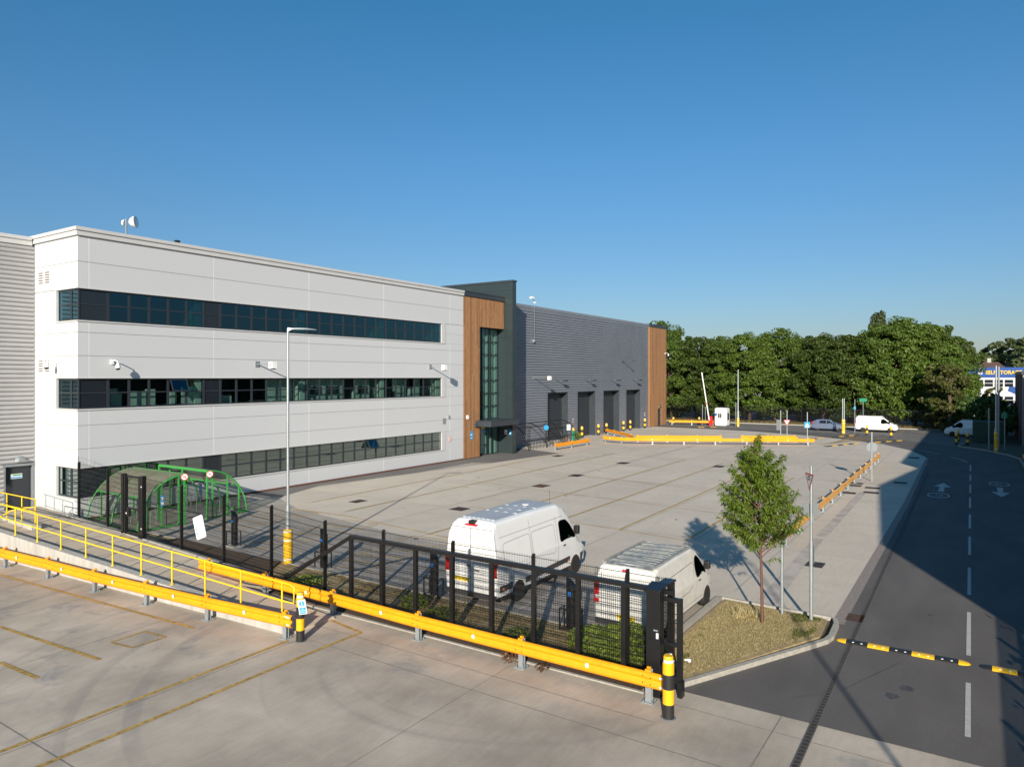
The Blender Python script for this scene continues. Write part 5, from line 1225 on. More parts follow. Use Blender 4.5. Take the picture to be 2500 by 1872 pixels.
def fline(a, c, lab):
    L = math.hypot(c[0]-a[0],c[1]-a[1]); n = int(L/.9); ramp(a[0],a[1],math.atan2(c[1]-a[1],c[0]-a[0]),n,0,lab,0,L/n,.45,False)
fline((76.8,12.9),(82.4,10.7),'far speed ramp strip nearest the long ochre barrier')
fline((85.2,15.9),(87.6,15.0),'far short speed ramp strip beside the end of the yellow barriers')
fline((89.3,14.2),(94.3,12.2),'far speed ramp strip in front of the silver blue car')
fline((83.5,9.8),(88.6,7.2),'far speed ramp strip by the shadow edge under the far bollards')
fline((95.5,33.2),(99.5,30.2),'far speed ramp strip left of the white kiosk')
# ================================================================== KIOSK AND ROAD BARRIER
kx, ky = 100.7,30.4
t = thing('gate_kiosk', 'small white rounded security kiosk with a window at the far barrier', 'kiosk', (kx,ky,0))
b = MB(); b.box(kx-.9,ky-.75,.05,kx+.9,ky+.95,2.62); b.build('walls', M['refl'], t, bevel=.22)
b = MB(); b.box(kx-.93,ky-.15,1.15,kx-.9,ky+.45,1.9,0); b.box(kx-.94,ky-.1,1.2,kx-.93,ky+.12,1.85,1); b.box(kx-.94,ky+.18,1.2,kx-.93,ky+.4,1.85,1); b.box(kx-1.0,ky-.3,1.08,kx-.9,ky+.6,1.13,0); b.box(kx-.95,ky+.55,1.5,kx-.9,ky+.85,1.85,2); b.box(kx-.35,ky-.78,.9,kx+.3,ky-.75,1.9,1); b.build('window', [M['whitesign'],M['infill'],M['blueink']], t)
bx, by = G(1731.5,1038.5)
t = thing('barrier_gate', 'raised white barrier arm on a red cabinet beside the kiosk', 'road barrier', (bx,by,0))
b = MB(); b.box(bx-.2,by-.45,0,bx+.3,by-.05,1.35); b.build('cabinet', M['redsign'], t)
e = Vector(G(1735,1025,1.1)+(1.1,)); x1,y1 = G(1730,1038); D_ = x1*VX+y1*VY; top = Vector((bx+.0,by+ .85,7.6))
b = MB(); b.bar((bx-.25,by-.1,.75),(bx-.25,by+1.0,7.65),.14,.12,0); b.build('arm', [M['refl']], t)
b = MB(); b.bar((bx-.34,by+.3,3.0),(bx-.34,by+.34,3.3),.1,.12,0); b.build('red_band', [M['redsign']], t)

# palisade fence (beyond the right edge; its shadow lies on the road), far black fence
t = thing('palisade_fence', 'steel palisade fence beyond the right edge casting striped shadows on the road', 'fence', (4,-3.3,0))
b = MB()
for i in range(150): x = 6+i*.155; b.box(x,-3.32,.1,x+.07,-3.30,2.38)
b.box(6,-3.30,.5,29,-3.25,.56); b.box(6,-3.30,1.9,29,-3.25,1.96)
b.build('pales', M['galvd'], t)
for i in range(9): b = MB(); b.box(6+i*2.75,-3.28,0,6.1+i*2.75,-3.18,2.3); b.build('post', M['galvd'], t)
t = thing('road_fence', 'black mesh fence under the trees behind the far kerb', 'fence', (112,40,0))
b = MB()
for i in range(330): y = -6+i*.165; b.box(111.99,y,.1,112.01,y+.035,2.4)
for z in (.3,1.2,2.3): b.box(111.98,-6,z,112.02,49,z+.05)
b.build('mesh', M['black'], t)
for i in range(20): b = MB(); b.box(111.95,-6+i*2.8,0,112.05,-5.9+i*2.8,2.5); b.build('post', M['black'], t)
# dark hedge line and lane beyond the fence
b = MB(); b.sheet([(114,-40),(160,-40),(160,80),(114,80)], .0); struct(b, 'back_road', M['asphalt'])
# dark green cabinet far right
t = thing('green_container', 'dark green steel container in the shade hiding the rear of the far van', 'container', (92,1.2,0))
x,y = G(2374,1085); x2,y2 = G(2440,1085)
b = MB(); b.box(90.6,-2.2,0,93.2,.58,2.25); b.build('body', M['dgreen'], t, bevel=.02)
for i in range(10): pass

# ================================================================== VEHICLES (x forward from the rear bumper, y to the left)
def lerp(a, b, t): return a+(b-a)*t
class Body:
    """stations: x, zbot, wsill, zwaist, wwaist, wroof, zroof, r"""
    def __init__(s, st): s.st = st
    def at(s, x):
        st = s.st
        if x <= st[0][0]: return st[0]
        for a, c in zip(st, st[1:]):
            if x <= c[0]: t = (x-a[0])/(c[0]-a[0]); return tuple(lerp(p,q,t) for p,q in zip(a,c))
        return st[-1]
    def sec(s, q):
        x,zb,ws,zw_,ww,wr,zr,r = q
        dz = min(r, (zr-zw_)*.6); 
        pts = [(0,zb),(ws*.9,zb),(ws,zb+.06),(lerp(ws,ww,.6),lerp(zb,zw_,.5)),(ww,zw_)]
        y1, z1 = wr, zr-dz
        pts += [(lerp(ww,wr,.45),lerp(zw_,z1,.5)),(y1,z1)]
        for k in (1,2,3): a = PI/2*k/3; pts.append((wr-r*(1-math.cos(a)), zr-dz+dz*math.sin(a)))
        pts += [((wr-r)*.5, zr+.018),(0,zr+.025)]
        return pts
    def hw(s, x, z):
        pts = s.sec(s.at(x)); best = 0
        for (y0,z0),(y1,z1) in zip(pts[2:],pts[3:]):
            if min(z0,z1)-1e-6 <= z <= max(z0,z1)+1e-6 and abs(z1-z0) > 1e-6: best = max(best, lerp(y0,y1,(z-z0)/(z1-z0)))
        return best
    def mesh(s, sub=.16):
        xs = []
        for a, c in zip(s.st, s.st[1:]):
            n = max(1,int((c[0]-a[0])/sub)); xs += [a[0]+(c[0]-a[0])*i/n for i in range(n)]
        xs.append(s.st[-1][0]); b = MB(); rings = []
        for x in xs:
            h = s.sec(s.at(x)); ring = [(x,y,z) for y,z in h]+[(x,-y,z) for y,z in h[-2:0:-1]]
            rings.append(len(b.v)); b.v += ring
        n = len(ring)
        for a, c in zip(rings, rings[1:]):
            for j in range(n): b.f.append((a+j,c+j,c+(j+1)%n,a+(j+1)%n)); b.m.append(0)
        b.f.append(tuple(rings[0]+j for j in range(n))); b.m.append(0)
        b.f.append(tuple(rings[-1]+j for j in range(n-1,-1,-1))); b.m.append(0)
        return b
    def patch(s, pts, side, off=.006, m=0, thick=0):
        """polygon (x,z) laid on the body side"""
        n = len(pts); cx_ = sum(p[0] for p in pts)/n; cz_ = sum(p[1] for p in pts)/n; K = 5; b = MB()
        P2 = [(lerp(cx_,x,k/K),lerp(cz_,z,k/K)) for k in range(1,K+1) for x,z in pts]+[(cx_,cz_)]
        vs = [(x, side*(s.hw(x,z)+off), z) for x,z in P2]; c = len(vs)-1
        fs = [(c,i,(i+1)%n) for i in range(n)]+[(k*n+i,(k+1)*n+i,(k+1)*n+(i+1)%n,k*n+(i+1)%n) for k in range(K-1) for i in range(n)]
        b.add(vs,fs if side < 0 else [f[::-1] for f in fs],m); return b
    def strip(s, pts, side, w, off=.004, m=0):
        b = MB()
        for (x0,z0),(x1,z1) in zip(pts,pts[1:]):
            L = math.hypot(x1-x0,z1-z0); 
            if L < 1e-6: continue
            nx, nz = -(z1-z0)/L*w/2, (x1-x0)/L*w/2; n = max(1,int(L/.15))
            for i in range(n):
                a0, a1 = i/n, (i+1)/n; q = [(lerp(x0,x1,a)+sx*nx, lerp(z0,z1,a)+sx*nz) for a,sx in ((a0,-1),(a1,-1),(a1,1),(a0,1))]
                b.add([(x,side*(s.hw(x,z)+off),z) for x,z in q],[(0,1,2,3)],m)
        return b
def rounded(pts, r, n=3):
    out = []; k = len(pts)
    for i in range(k):
        p0, p, p1 = Vector(pts[i-1]), Vector(pts[i]), Vector(pts[(i+1)%k])
        a = p+(p0-p).normalized()*min(r,(p0-p).length*.45); c = p+(p1-p).normalized()*min(r,(p1-p).length*.45)
        for j in range(n+1): t = j/n; q = (a*(1-t)+p*t)*(1-t)+(p*(1-t)+c*t)*t; out.append((q.x,q.y))
    return out
def wheel(t, x, side, y, r, w, rim, spokes=10):
    s_ = side; b = MB(); b.lathe(0,0,[(r*.66,-w/2),(r*.9,-w/2),(r,-w*.32),(r,w*.32),(r*.9,w/2),(r*.66,w/2)],28)
    Mx = Matrix.Translation((x,y,r)) @ Matrix.Rotation(-s_*PI/2,4,'X')
    b.xf(Mx); o = b.build('wheel', M['tyre'], t, smooth=40, local=True)
    b = MB(); b.lathe(0,0,[(r*.66,w*.30),(r*.64,w*.46),(r*.58,w*.40),(r*.15,w*.36),(r*.13,w*.42),(0.001,w*.42)],28,0)
    for i in range(spokes):
        a = 2*PI*i/spokes; q = MB(); q.box(r*.16,-r*.04,w*.38,r*.56,r*.04,w*.42,1); q.xf(Matrix.Rotation(a,4,'Z')); b.join(q)
    b.xf(Mx); b.build('rim', [M['ink'] if rim=='alloy' else M[rim], M[rim]], o, smooth=40, local=True)
def cut_arches(o, cuts):
    ms = []
    for (x,r,y0,y1) in cuts:
        b = MB(); b.lathe(0,0,[(r,y0),(r,y1)],28); b.xf(Matrix.Translation((x,0,r*.92)) @ Matrix.Rotation(-PI/2,4,'X'))
        c = b.build('cut', M['plastic'], None, local=True); md = o.modifiers.new('b','BOOLEAN'); md.operation = 'DIFFERENCE'; md.object = c; md.solver = 'EXACT'; ms.append(c)
    dg = bpy.context.evaluated_depsgraph_get(); dg.update()
    me = bpy.data.meshes.new_from_object(o.evaluated_get(dg)); o.modifiers.clear(); old = o.data; o.data = me
    me.name = old.name
    for c in ms: d_ = c.data; bpy.data.objects.remove(c); bpy.data.meshes.remove(d_)
    # keep the smooth shading of the uncut body: normals are read from the uncut surface
    from mathutils.bvhtree import BVHTree
    old.polygons.foreach_set('use_smooth',[True]*len(old.polygons)); old.update()
    bv = BVHTree.FromPolygons([v.co for v in old.vertices],[tuple(p.vertices) for p in old.polygons]); vn = [v.normal.copy() for v in old.vertices]
    me.polygons.foreach_set('use_smooth',[True]*len(me.polygons)); nr = []
    for p in me.polygons:
        for li in p.loop_indices:
            co_ = me.vertices[me.loops[li].vertex_index].co; loc,nn,idx,ds = bv.find_nearest(co_)
            if ds < 2e-3 and p.normal.dot(nn) > .6:
                acc = Vector((0,0,0))
                for vi in old.polygons[idx].vertices: acc += vn[vi]/((old.vertices[vi].co-co_).length+1e-3)
                nr.append(acc.normalized())
            else: nr.append(p.normal.copy())
    me.normals_split_custom_set(nr); me.update()

def panel_van(name, label, loc, rz, kind, paint, plate_txt=None, group=None):
    t = thing(name, label, 'van', loc, rz, group)
    if kind == 'tall':
        L, zr = 5.93, 2.60; W = .99
        st = [(0.0,.42,.90,1.15,.96,.90,1.5,.10),(.02,.38,.94,1.2,.985,.86,2.25,.16),(.10,.33,.95,1.25,.99,.80,2.50,.18),(.25,.31,.955,1.25,.995,.79,2.58,.18),(2.4,.31,.96,1.25,1.0,.79,2.60,.18),(4.0,.31,.96,1.25,1.0,.80,2.57,.18),(4.35,.31,.96,1.22,.99,.80,2.44,.18),
              (4.60,.31,.96,1.2,.985,.81,2.20,.14),(5.0,.31,.95,1.15,.975,.86,1.68,.12),(5.24,.31,.94,1.06,.955,.86,1.36,.12),(5.5,.31,.92,.95,.93,.78,1.20,.14),(5.72,.32,.88,.85,.89,.76,1.08,.16),(5.86,.36,.80,.7,.82,.70,.92,.14),(5.93,.42,.66,.6,.68,.56,.72,.08)]
        wr, xs, ww = .345, (1.22,4.93), .24
        win = [(3.86,1.36),(3.86,1.96),(3.98,2.02),(4.40,1.99),(4.68,1.80),(4.98,1.44),(4.98,1.34)]
        glassx = ((4.48,.72,2.32),(5.18,.80,1.42)); hz = 1.18
    else:
        L, zr = 4.78, 1.90; W = .94
        st = [(0.0,.40,.86,.95,.90,.86,1.2,.10),(.03,.34,.90,1.0,.93,.84,1.70,.12),(.12,.30,.91,1.05,.94,.82,1.86,.12),(.3,.29,.92,1.05,.945,.81,1.92,.10),(1.7,.29,.92,1.05,.95,.81,1.95,.10),(3.0,.29,.92,1.05,.95,.79,1.93,.12),(3.25,.29,.92,1.02,.945,.80,1.84,.12),
              (3.6,.29,.91,.98,.94,.82,1.58,.12),(4.0,.29,.90,.94,.92,.83,1.24,.12),(4.25,.29,.88,.88,.90,.74,1.06,.14),(4.52,.31,.84,.78,.86,.70,.95,.14),(4.70,.35,.74,.68,.76,.62,.82,.12),(4.78,.42,.60,.56,.62,.5,.64,.06)]
        wr, xs, ww = .325, (.86,3.94), .22
        win = [(2.96,1.12),(2.92,1.42),(3.02,1.64),(3.22,1.68),(3.50,1.52),(3.90,1.16),(3.90,1.08)]
        glassx = ((3.26,.70,1.80),(4.04,.78,1.20)); hz = .98
    bd = Body(st); o = bd.mesh().build('body', M[paint], t, local=True)
    cut_arches(o, [(xs[0],wr*1.22,-1.2,-W+.28),(xs[0],wr*1.22,W-.28,1.2),(xs[1],wr*1.25,-1.2,-W+.3),(xs[1],wr*1.25,W-.3,1.2)])
    for x in xs:
        for s_ in (-1,1): wheel(t,x,s_,s_*(W-.12),wr,ww,'dusty' if x>2 and loc[0]<40 else 'alloy',10)
        b = MB(); b.box(x-wr*1.15,-W+.3,.25,x+wr*1.15,W-.3,.75); b.build('wheel_well', M['tyre'], t, local=True)
    b = MB(); b.box(.5,-W+.15,.2,L-.5,W-.15,.42); b.build('underbody', M['tyre'], t, local=True)
    # glass
    for s_ in (-1,1):
        wn = bd.patch(rounded(win,.08),s_,.008).build('side_window', M['carglass'], t, local=True)
        b = bd.patch(rounded([(x+(x-4.6 if kind=='tall' else x-3.4)*.05, z+(z-(1.7 if kind=='tall' else 1.4))*.10) for x,z in win],.1),s_,.004); b.build('window_seal', M['ink'], wn, local=True)
        xm = win[-1][0]-.02; zm = win[-1][1]+.18; ym = bd.hw(xm,zm)
        b = MB(); b.box(xm-.10,s_*(ym+.04),zm-.1,xm+.08,s_*(ym+.22),zm+.20 if kind=='tall' else zm+.14); b.bar((xm,s_*ym,zm-.05),(xm,s_*(ym+.12),zm-.03),.06); b.build('door_mirror', M['ink'], t, local=True, bevel=.03)
        q = MB(); x0 = win[0][0]; 
        hx = x0+.13
        q = bd.patch([(hx,hz-.02),(hx+.17,hz-.02),(hx+.17,hz+.03),(hx,hz+.03)],s_,.02); q.build('door_handle', M['ink'], t, local=True)
        # seams
        q = MB()
        xb = 3.66 if kind=='tall' else x0-.08
        zt = 2.2 if kind=='tall' else 1.78
        q.join(bd.strip([(xb,.40),(xb,zt)],s_,.012)); q.join(bd.strip([(xb+.05,.42),(xb+.05,zt)],s_,.006)) if kind=='tall' else None
        q.join(bd.strip([(win[-1][0]+.12,1.0 if kind=='tall' else .85),(win[-1][0]+.06,win[-1][1])],s_,.01))
        if kind == 'tall':
            q.join(bd.strip([(2.02,.42),(2.02,2.40)],s_,.012)); q.join(bd.strip([(.3,2.12),(4.2,2.16)],s_,.012)); 
            q.join(bd.strip(rounded([(.42,1.05),(.42,1.92),(1.96,1.98),(1.96,1.05)],.14)+[(.42,1.2)],s_,.014))
            q.join(bd.strip(rounded([(2.08,1.05),(2.08,1.98),(3.52,2.0),(3.52,1.05)],.14)+[(2.08,1.2)],s_,.014))
        else:
            q.join(bd.strip([(.30,1.52),(2.78,1.58),(2.84,1.5),(2.62,.95),(2.3,.85),(1.2,.83)],s_,.02)); q.join(bd.strip([(1.78,.4),(1.78,1.7)],s_,.010))
        q.build('panel_seam', M['greyseam'], t, local=True)
        # lower cladding
        if kind == 'tall':
            for pp_, w_ in (([(.15,.60),(xs[0]-.36,.60)],.20),([(xs[0]+.38,.56),(2.7,.60),(4.52,.64)],.18),([(5.33,.52),(5.8,.52)],.3)): bd.strip(pp_,s_,w_,.012).build('side_cladding', M['plastic'], t, local=True)
            q = MB()
            for x in (.28,1.85,4.35): bd.patch([(x,.56),(x+.1,.56),(x+.1,.62),(x,.62)],s_,.022).build('marker_lamp', M['amber'], t, local=True)
        else:
            for pp_, w_ in (([(xs[0]+.36,.40),(3.5,.40)],.16),([(4.32,.44),(4.72,.46)],.26),([(.08,.44),(.46,.44)],.3)): bd.strip(pp_,s_,w_,.01).build('side_cladding', M['plastic'], t, local=True)
    # windscreen
    (xa,wa,za),(xb_,wb,zb) = glassx; b = MB(); n = 8; vs = []
    for k in range(5):
        f = k/4; x, w, z = lerp(xa,xb_,f), lerp(wa,wb,f), lerp(za,zb,f)
        zs_ = bd.at(x)[6]
        for j in range(n+1): y = -w+2*w*j/n; vs.append((x+.03,y,zs_+.03-.045*(y/w)**4))
    b.add(vs,[(k*(n+1)+j,k*(n+1)+j+1,(k+1)*(n+1)+j+1,(k+1)*(n+1)+j) for k in range(4) for j in range(n)]); b.build('windscreen', M['carglassd'], t, local=True, smooth=60)
    for s_ in (-1,1):
        b = MB(); xh = L-.28; b.add([(xh-.12,s_*(bd.hw(xh-.12,.95)*.98+.01),.86),(xh+.12,s_*(bd.hw(xh+.12,.85)*.9),.80),(xh+.16,s_*.52,.80),(xh+.14,s_*.5,.93),(xh-.02,s_*.72,1.0),(xh-.16,s_*(bd.hw(xh-.12,.9)+.005),1.0)],[(0,1,2,3,4,5) if s_<0 else (5,4,3,2,1,0)]); b.build('headlamp', M['lamp'], t, local=True)
    b = MB(); b.box(L-.1,-.5,.5,L-.02,.5,.68); b.box(L-.16,-.62,.28,L+.02,.62,.46); b.build('front_bumper', M['plastic'], t, local=True, bevel=.03)
    # rear
    zr_ = zr
    b = MB(); b.box(-.06,-W+.06,.30,.05,W-.06,.46,0); b.build('rear_bumper', M['plastic'], t, local=True, bevel=.02)
    for s_ in (-1,1):
        z0, z1 = (.98,1.42) if kind == 'tall' else (.86,1.42)
        b = MB(); y = s_*(W-.03); b.box(-.02,y-s_*.17 if kind=='tall' else y-s_*.13,z0,.10,y+s_*.012,z1,0); b.box(-.025,y-s_*.15,z0+.12,-.018,y-s_*.02,z0+.22,1); b.build('tail_light', [M['taillight'],M['lamp'] if kind!='tall' else M['taillight']], t, local=True, bevel=.012)
    b = MB(); 
    zt = 2.36 if kind=='tall' else 1.74
    b.box(-.006,-.006,.45,.012,.006,zt) 
    for s_ in (-1,1): b.box(.0,s_*(W-.22)-.004,.5,.03,s_*(W-.22)+.004,zt-.05) if kind != 'tall' else None
    if kind == 'tall':
        b.bar((-.0,-.80,2.38),(-.0,.80,2.38),.012); b.bar((.005,-.72,2.12),(.005,.72,2.12),.010); b.bar((.0,-.80,1.86),(.0,.80,1.86),.010)
        b.box(-.02,.02,1.18,-.004,.14,1.28); b.box(-.03,-.34,1.10,-.004,-.14,1.15)
    b.build('door_seam', M['greyseam'], t, local=True)
    b = MB()
    if kind == 'tall': b.box(-.03,-.22,2.46,.12,.22,2.50,0); b.box(.03,-.11,2.50,.22,.11,2.60,1)
    else: b.box(-.01,-.10,1.80,.05,.10,1.85,0)
    b.build('brake_light', [M['redsign'],M['ink']], t, local=True, bevel=.01)
    b = MB(); py0 = .32 if kind=='tall' else -.02; pz = .80 if kind=='tall' else .58
    b.box(-.030,py0-.26,pz-.06,-.02,py0+.26,pz+.06,0)
    if plate_txt:
        q = text_mb(plate_txt,.10,.001,bold=.002); q.m = [1]*len(q.f); q.xf(face_frame((-.032,py0,pz),(-1,0,0))); b.join(q)
    b.build('number_plate', [M['plate'],M['ink']], t, local=True)
    if kind != 'tall':
        for s_ in (-1,1):
            b = MB(); b.box(-.012,s_*(W-.10),1.45,.10,s_*(W-.02),1.80); b.build('corner_trim', M['plastic2'], t, local=True, bevel=.03)
    # roof
    b = MB()
    if kind == 'tall':
        for j, y in enumerate((-.60,-.42,-.24,-.06,.12,.30,.48)):
            for x0,x1 in ((.42,1.55),(1.68,2.7),(2.82,3.95)) if j%2 == 0 else ((.42,2.1),(2.2,3.95)): b.box(x0,y,zr-.02,x1,y+.13,zr+.030)
        b.build('roof_rib', M['bluegrey'], t, local=True, bevel=.01)
        b = MB(); b.disc((3.15,.0,zr+.05),(0,0,1),.12,.03,18); b.build('roof_cap', M[paint], t, local=True)
        b = MB(); b.tube([(4.25,-.3,2.5),(4.25,-.3,3.0)],.006,5); b.build('aerial', M['ink'], t, local=True)
    else:
        b = MB(); vs = []; nx, ny = 14, 8
        for i in range(nx+1):
            x = .16+(3.06-.16)*i/nx; q = bd.at(x)
            for j in range(ny+1):
                y = (-1+2*j/ny)*(q[5]-q[7]-.015); vs.append((x,y,q[6]+.034-.01*(abs(y)/.7)**2))
        b.add(vs,[(i*(ny+1)+j,(i+1)*(ny+1)+j,(i+1)*(ny+1)+j+1,i*(ny+1)+j+1) for i in range(nx) for j in range(ny)]); b.build('roof_skin', M['dirtroof' if 'dirty' in M[paint].name else paint], t, local=True, smooth=60)
        b = MB()
        for i in range(12): x = .42+i*.215; zt_ = bd.at(x)[6]+.034; b.box(x,-.62,zt_-.02,x+.022,-.02 if i%2 else .62,zt_+.008); b.box(x+.1,.06 if i%2 else -.5,zt_-.02,x+.12,.60,zt_+.006)
        for s_ in (-1,1): b.box(.14,s_*.725-.012,1.93,3.0,s_*.725+.012,1.985)
        b.build('roof_rib', M['dirtroof2'] if 'dirty' in M[paint].name else M[paint], t, local=True)
    return t
M['dirtroof2'] = mat('grimy_roof_rib', (.30,.30,.28), .4, var=.3, scale=6)
M['plastic2'] = mat('grey_corner_plastic', (.16,.165,.16), .6)
M['greyseam'] = mat('panel_gap_grey', (.16,.165,.17), .6)
M['bluegrey'] = mat('roof_rib_paint', (.33,.37,.42), .4)
M['carglassd'] = mat('windscreen_tint', (.012,.016,.018), .05, spec=.8)
panel_van('panel_van','tall white panel van with a high roof parked with its rear to the black fence',(17.42,12.98,.006),0,'tall','white','KT12 WUF')
panel_van('panel_van','low white panel van with a grimy roof parked beside the grass island',(17.46,7.87,.006),0,'low','dwhite','YJ09 EFD')
panel_van('panel_van','distant plain white panel van parked side on under the far trees',(101.2,13.25,.0),-PI/2,'low','white')
panel_van('panel_van','distant white van in the shade with only its nose showing beside the green container',(98.65,-1.35,.0),PI/2,'low','white')
# hatchback
def hatchback(label, loc, rz):
    t = thing('parked_car', label, 'car', loc, rz)
    st = [(0,.45,.70,.75,.74,.66,.95,.1),(.06,.34,.80,.80,.83,.66,1.12,.12),(.25,.28,.83,.85,.85,.62,1.25,.15),(.6,.26,.84,.90,.86,.60,1.43,.16),(1.2,.25,.84,.92,.86,.60,1.485,.16),(2.0,.25,.84,.92,.86,.60,1.46,.16),(2.4,.25,.84,.90,.86,.58,1.36,.16),(3.1,.25,.84,.88,.85,.62,.98,.12),(3.5,.26,.82,.82,.83,.62,.90,.12),(3.85,.30,.76,.70,.78,.58,.76,.10),(4.0,.36,.62,.58,.64,.5,.62,.06)]
    bd = Body(st); o = bd.mesh().build('body', M['carblue'], t, local=True)
    wr = .31; cut_arches(o,[(.72,.37,-1.1,-.6),(.72,.37,.6,1.1),(3.21,.37,-1.1,-.6),(3.21,.37,.6,1.1)])
    for x in (.72,3.21):
        for s_ in (-1,1): wheel(t,x,s_,s_*.73,wr,.2,'alloy',8)
    for s_ in (-1,1):
        bd.patch(rounded([(.95,.98),(1.0,1.32),(1.75,1.36),(1.78,.96)],.06),s_,.008).build('side_window', M['carglassd'], t, local=True)
        bd.patch(rounded([(1.86,.96),(1.86,1.36),(2.15,1.33),(2.72,1.0),(2.72,.95)],.06),s_,.008).build('side_window', M['carglassd'], t, local=True)
        for pp_ in ([(1.82,.4),(1.82,1.0)],[(2.78,.4),(2.74,.95)],[(1.0,.62),(1.0,.95)]): bd.strip(pp_,s_,.012).build('panel_seam', M['ink'], t, local=True)
        b = MB(); b.box(2.55,s_*.84,.98,2.68,s_*1.0,1.1); b.build('door_mirror', M['carblue'], t, local=True, bevel=.02)
        b = MB(); b.box(.02,s_*.62,.85,.2,s_*.80,1.2); b.build('tail_light', M['taillight'], t, local=True, bevel=.03)
        b = MB(); b.box(3.65,s_*.5,.68,3.86,s_*.76,.80); b.build('headlamp', M['lamp'], t, local=True, bevel=.03)
    b = MB(); b.add([(2.42,-.52,1.37),(2.42,.52,1.37),(3.02,.62,1.04),(3.02,-.62,1.04)],[(0,1,2,3)]); b.build('windscreen', M['carglassd'], t, local=True)
    b = MB(); b.box(.6,-.6,.2,3.4,.6,.4); b.build('underbody', M['tyre'], t, local=True)
hatchback('silver blue hatchback parked side on beyond the double post', (100.05,18.35,.0), -PI/2)

# ================================================================== TREES
def leafball(b, c, R, n, size, rr, flat=.8, droop=0., elong=1.6, ori=.6):
    for _ in range(n):
        while True:
            p = Vector((rr.uniform(-1,1),rr.uniform(-1,1),rr.uniform(-1,1)))
            l = p.length
            if .25 < l < 1: break
        p = p/l*(l**.45)
        q = Vector(c)+Vector((p.x*R,p.y*R,p.z*R*flat))
        nrm = (p*ori+Vector((rr.uniform(-1,1),rr.uniform(-1,1),rr.uniform(-.3,1)))).normalized()
        a = nrm.orthogonal().normalized(); a = Matrix.Rotation(rr.uniform(0,2*PI),3,nrm) @ a; bb = nrm.cross(a)
        s = size*rr.uniform(.6,1.35)
        b.add([q-a*s*elong*.5, q+bb*s*.5-nrm*s*.08, q+a*s*elong*.5-nrm*s*droop, q-bb*s*.5-nrm*s*.08],[(0,1,2,3)])
def crown(H, R, z0, rr, nclump, nleaf, size, shape='round', flat=.75, cl=(.16,.30)):
    """lobes on the crown outline, each made of smaller leaf tufts with gaps between"""
    b = MB(); cs = []; nl = max(8,nclump//8); k = 0
    while k < nl:
        h = (k+.5)/nl+rr.uniform(-.04,.04); h = min(.97,max(.03,h)); a = k*2.4+rr.uniform(-.5,.5)
        if shape == 'round': w = math.sin(PI*min(1,.16+h*.80))**.5
        elif shape == 'poplar': w = math.sin(PI*(.3+.66*h))**.7
        else: w = (1-h)**.6+.05
        lr = R*rr.uniform(.30,.46)*(.75+.35*w) if shape == 'round' else R*.5
        rad = max(0,R*w*rr.uniform(.75,1.08)-lr*.6)
        c = Vector((rad*math.cos(a), rad*math.sin(a), z0+(H-z0-lr*.5)*h)); cs.append(tuple(c))
        for q in range(8 if shape == 'round' else 6):
            d = Vector((rr.uniform(-1,1),rr.uniform(-1,1),rr.uniform(-.7,1))).normalized()
            if d.x*math.cos(a)+d.y*math.sin(a) < -.55: d = -d
            c2 = c+Vector((d.x,d.y,d.z*.85))*lr*rr.uniform(.55,1.0)
            leafball(b,c2,R*rr.uniform(*cl)*.78,nleaf,size,rr,.62 if shape == 'round' else 1.7,ori=.75)
        k += 1
    return b, cs
def trunk_mb(H, r, cs, rr, n=7):
    b = MB(); pts = [(0,0,0)]; x = y = 0
    for i in range(1,6): x += rr.uniform(-.12,.12)*H*.05; y += rr.uniform(-.12,.12)*H*.05; pts.append((x,y,H*i/5))
    b.tube(pts, r, 9, r2=r*.25)
    for c in rr.sample(cs,min(n,len(cs))):
        zb = max(H*.2,min(H*.8,c[2]*.6)); f = zb/H*5; i = min(4,int(f)); p0 = Vector(pts[i]).lerp(Vector(pts[i+1]),f-i)
        mid = p0.lerp(Vector(c),.5)+Vector((0,0,-.1)); b.tube([p0,mid,c], r*.35, 6, r2=r*.08)
    return b
rt = random.Random(11)
def tree_proto(kind, H, R, z0, ncl, nleaf, size, lm, tr=.28, shape='round', cl=(.16,.30)):
    cb, cs = crown(H,R,z0,rt,ncl,nleaf,size,shape,cl=cl)
    t = thing(kind,'','tree')
    trunk_mb(H*.8,tr,cs,rt).build('trunk', M['bark'], t, local=True, smooth=60)
    cb.build('crown', M[lm], t, local=True)
    return t
protoA = tree_proto('broadleaf_tree', 13.6, 4.7, 1.7, 250, 125, .20, 'leaf_far')
protoB = tree_proto('broadleaf_tree', 13.2, 4.4, 1.3, 240, 125, .20, 'leaf_far')
protoC = tree_proto('broadleaf_tree', 14.2, 4.9, 1.9, 260, 125, .205, 'leaf_far')
protoD = tree_proto('broadleaf_tree', 9.0, 2.3, .6, 110, 70, .24, 'leaf_olive')
protoE = tree_proto('broadleaf_tree', 11., 2.9, .8, 110, 60, .36, 'leaf_haze')
protoP = tree_proto('poplar_tree', 19.3, 2.1, 2.0, 260, 70, .24, 'leaf_haze', shape='poplar', cl=(.22,.4))
used = set()
def put(proto, x, y, s, label, rz=0, sz=1., mats=None):
    o = proto if proto.name not in used else copy_tree(proto); used.add(o.name); used.add(proto.name)
    o.location = (x,y,0); o.rotation_euler = (0,0,rz); o.scale = (s,s,s*sz); o['label'] = label; return o
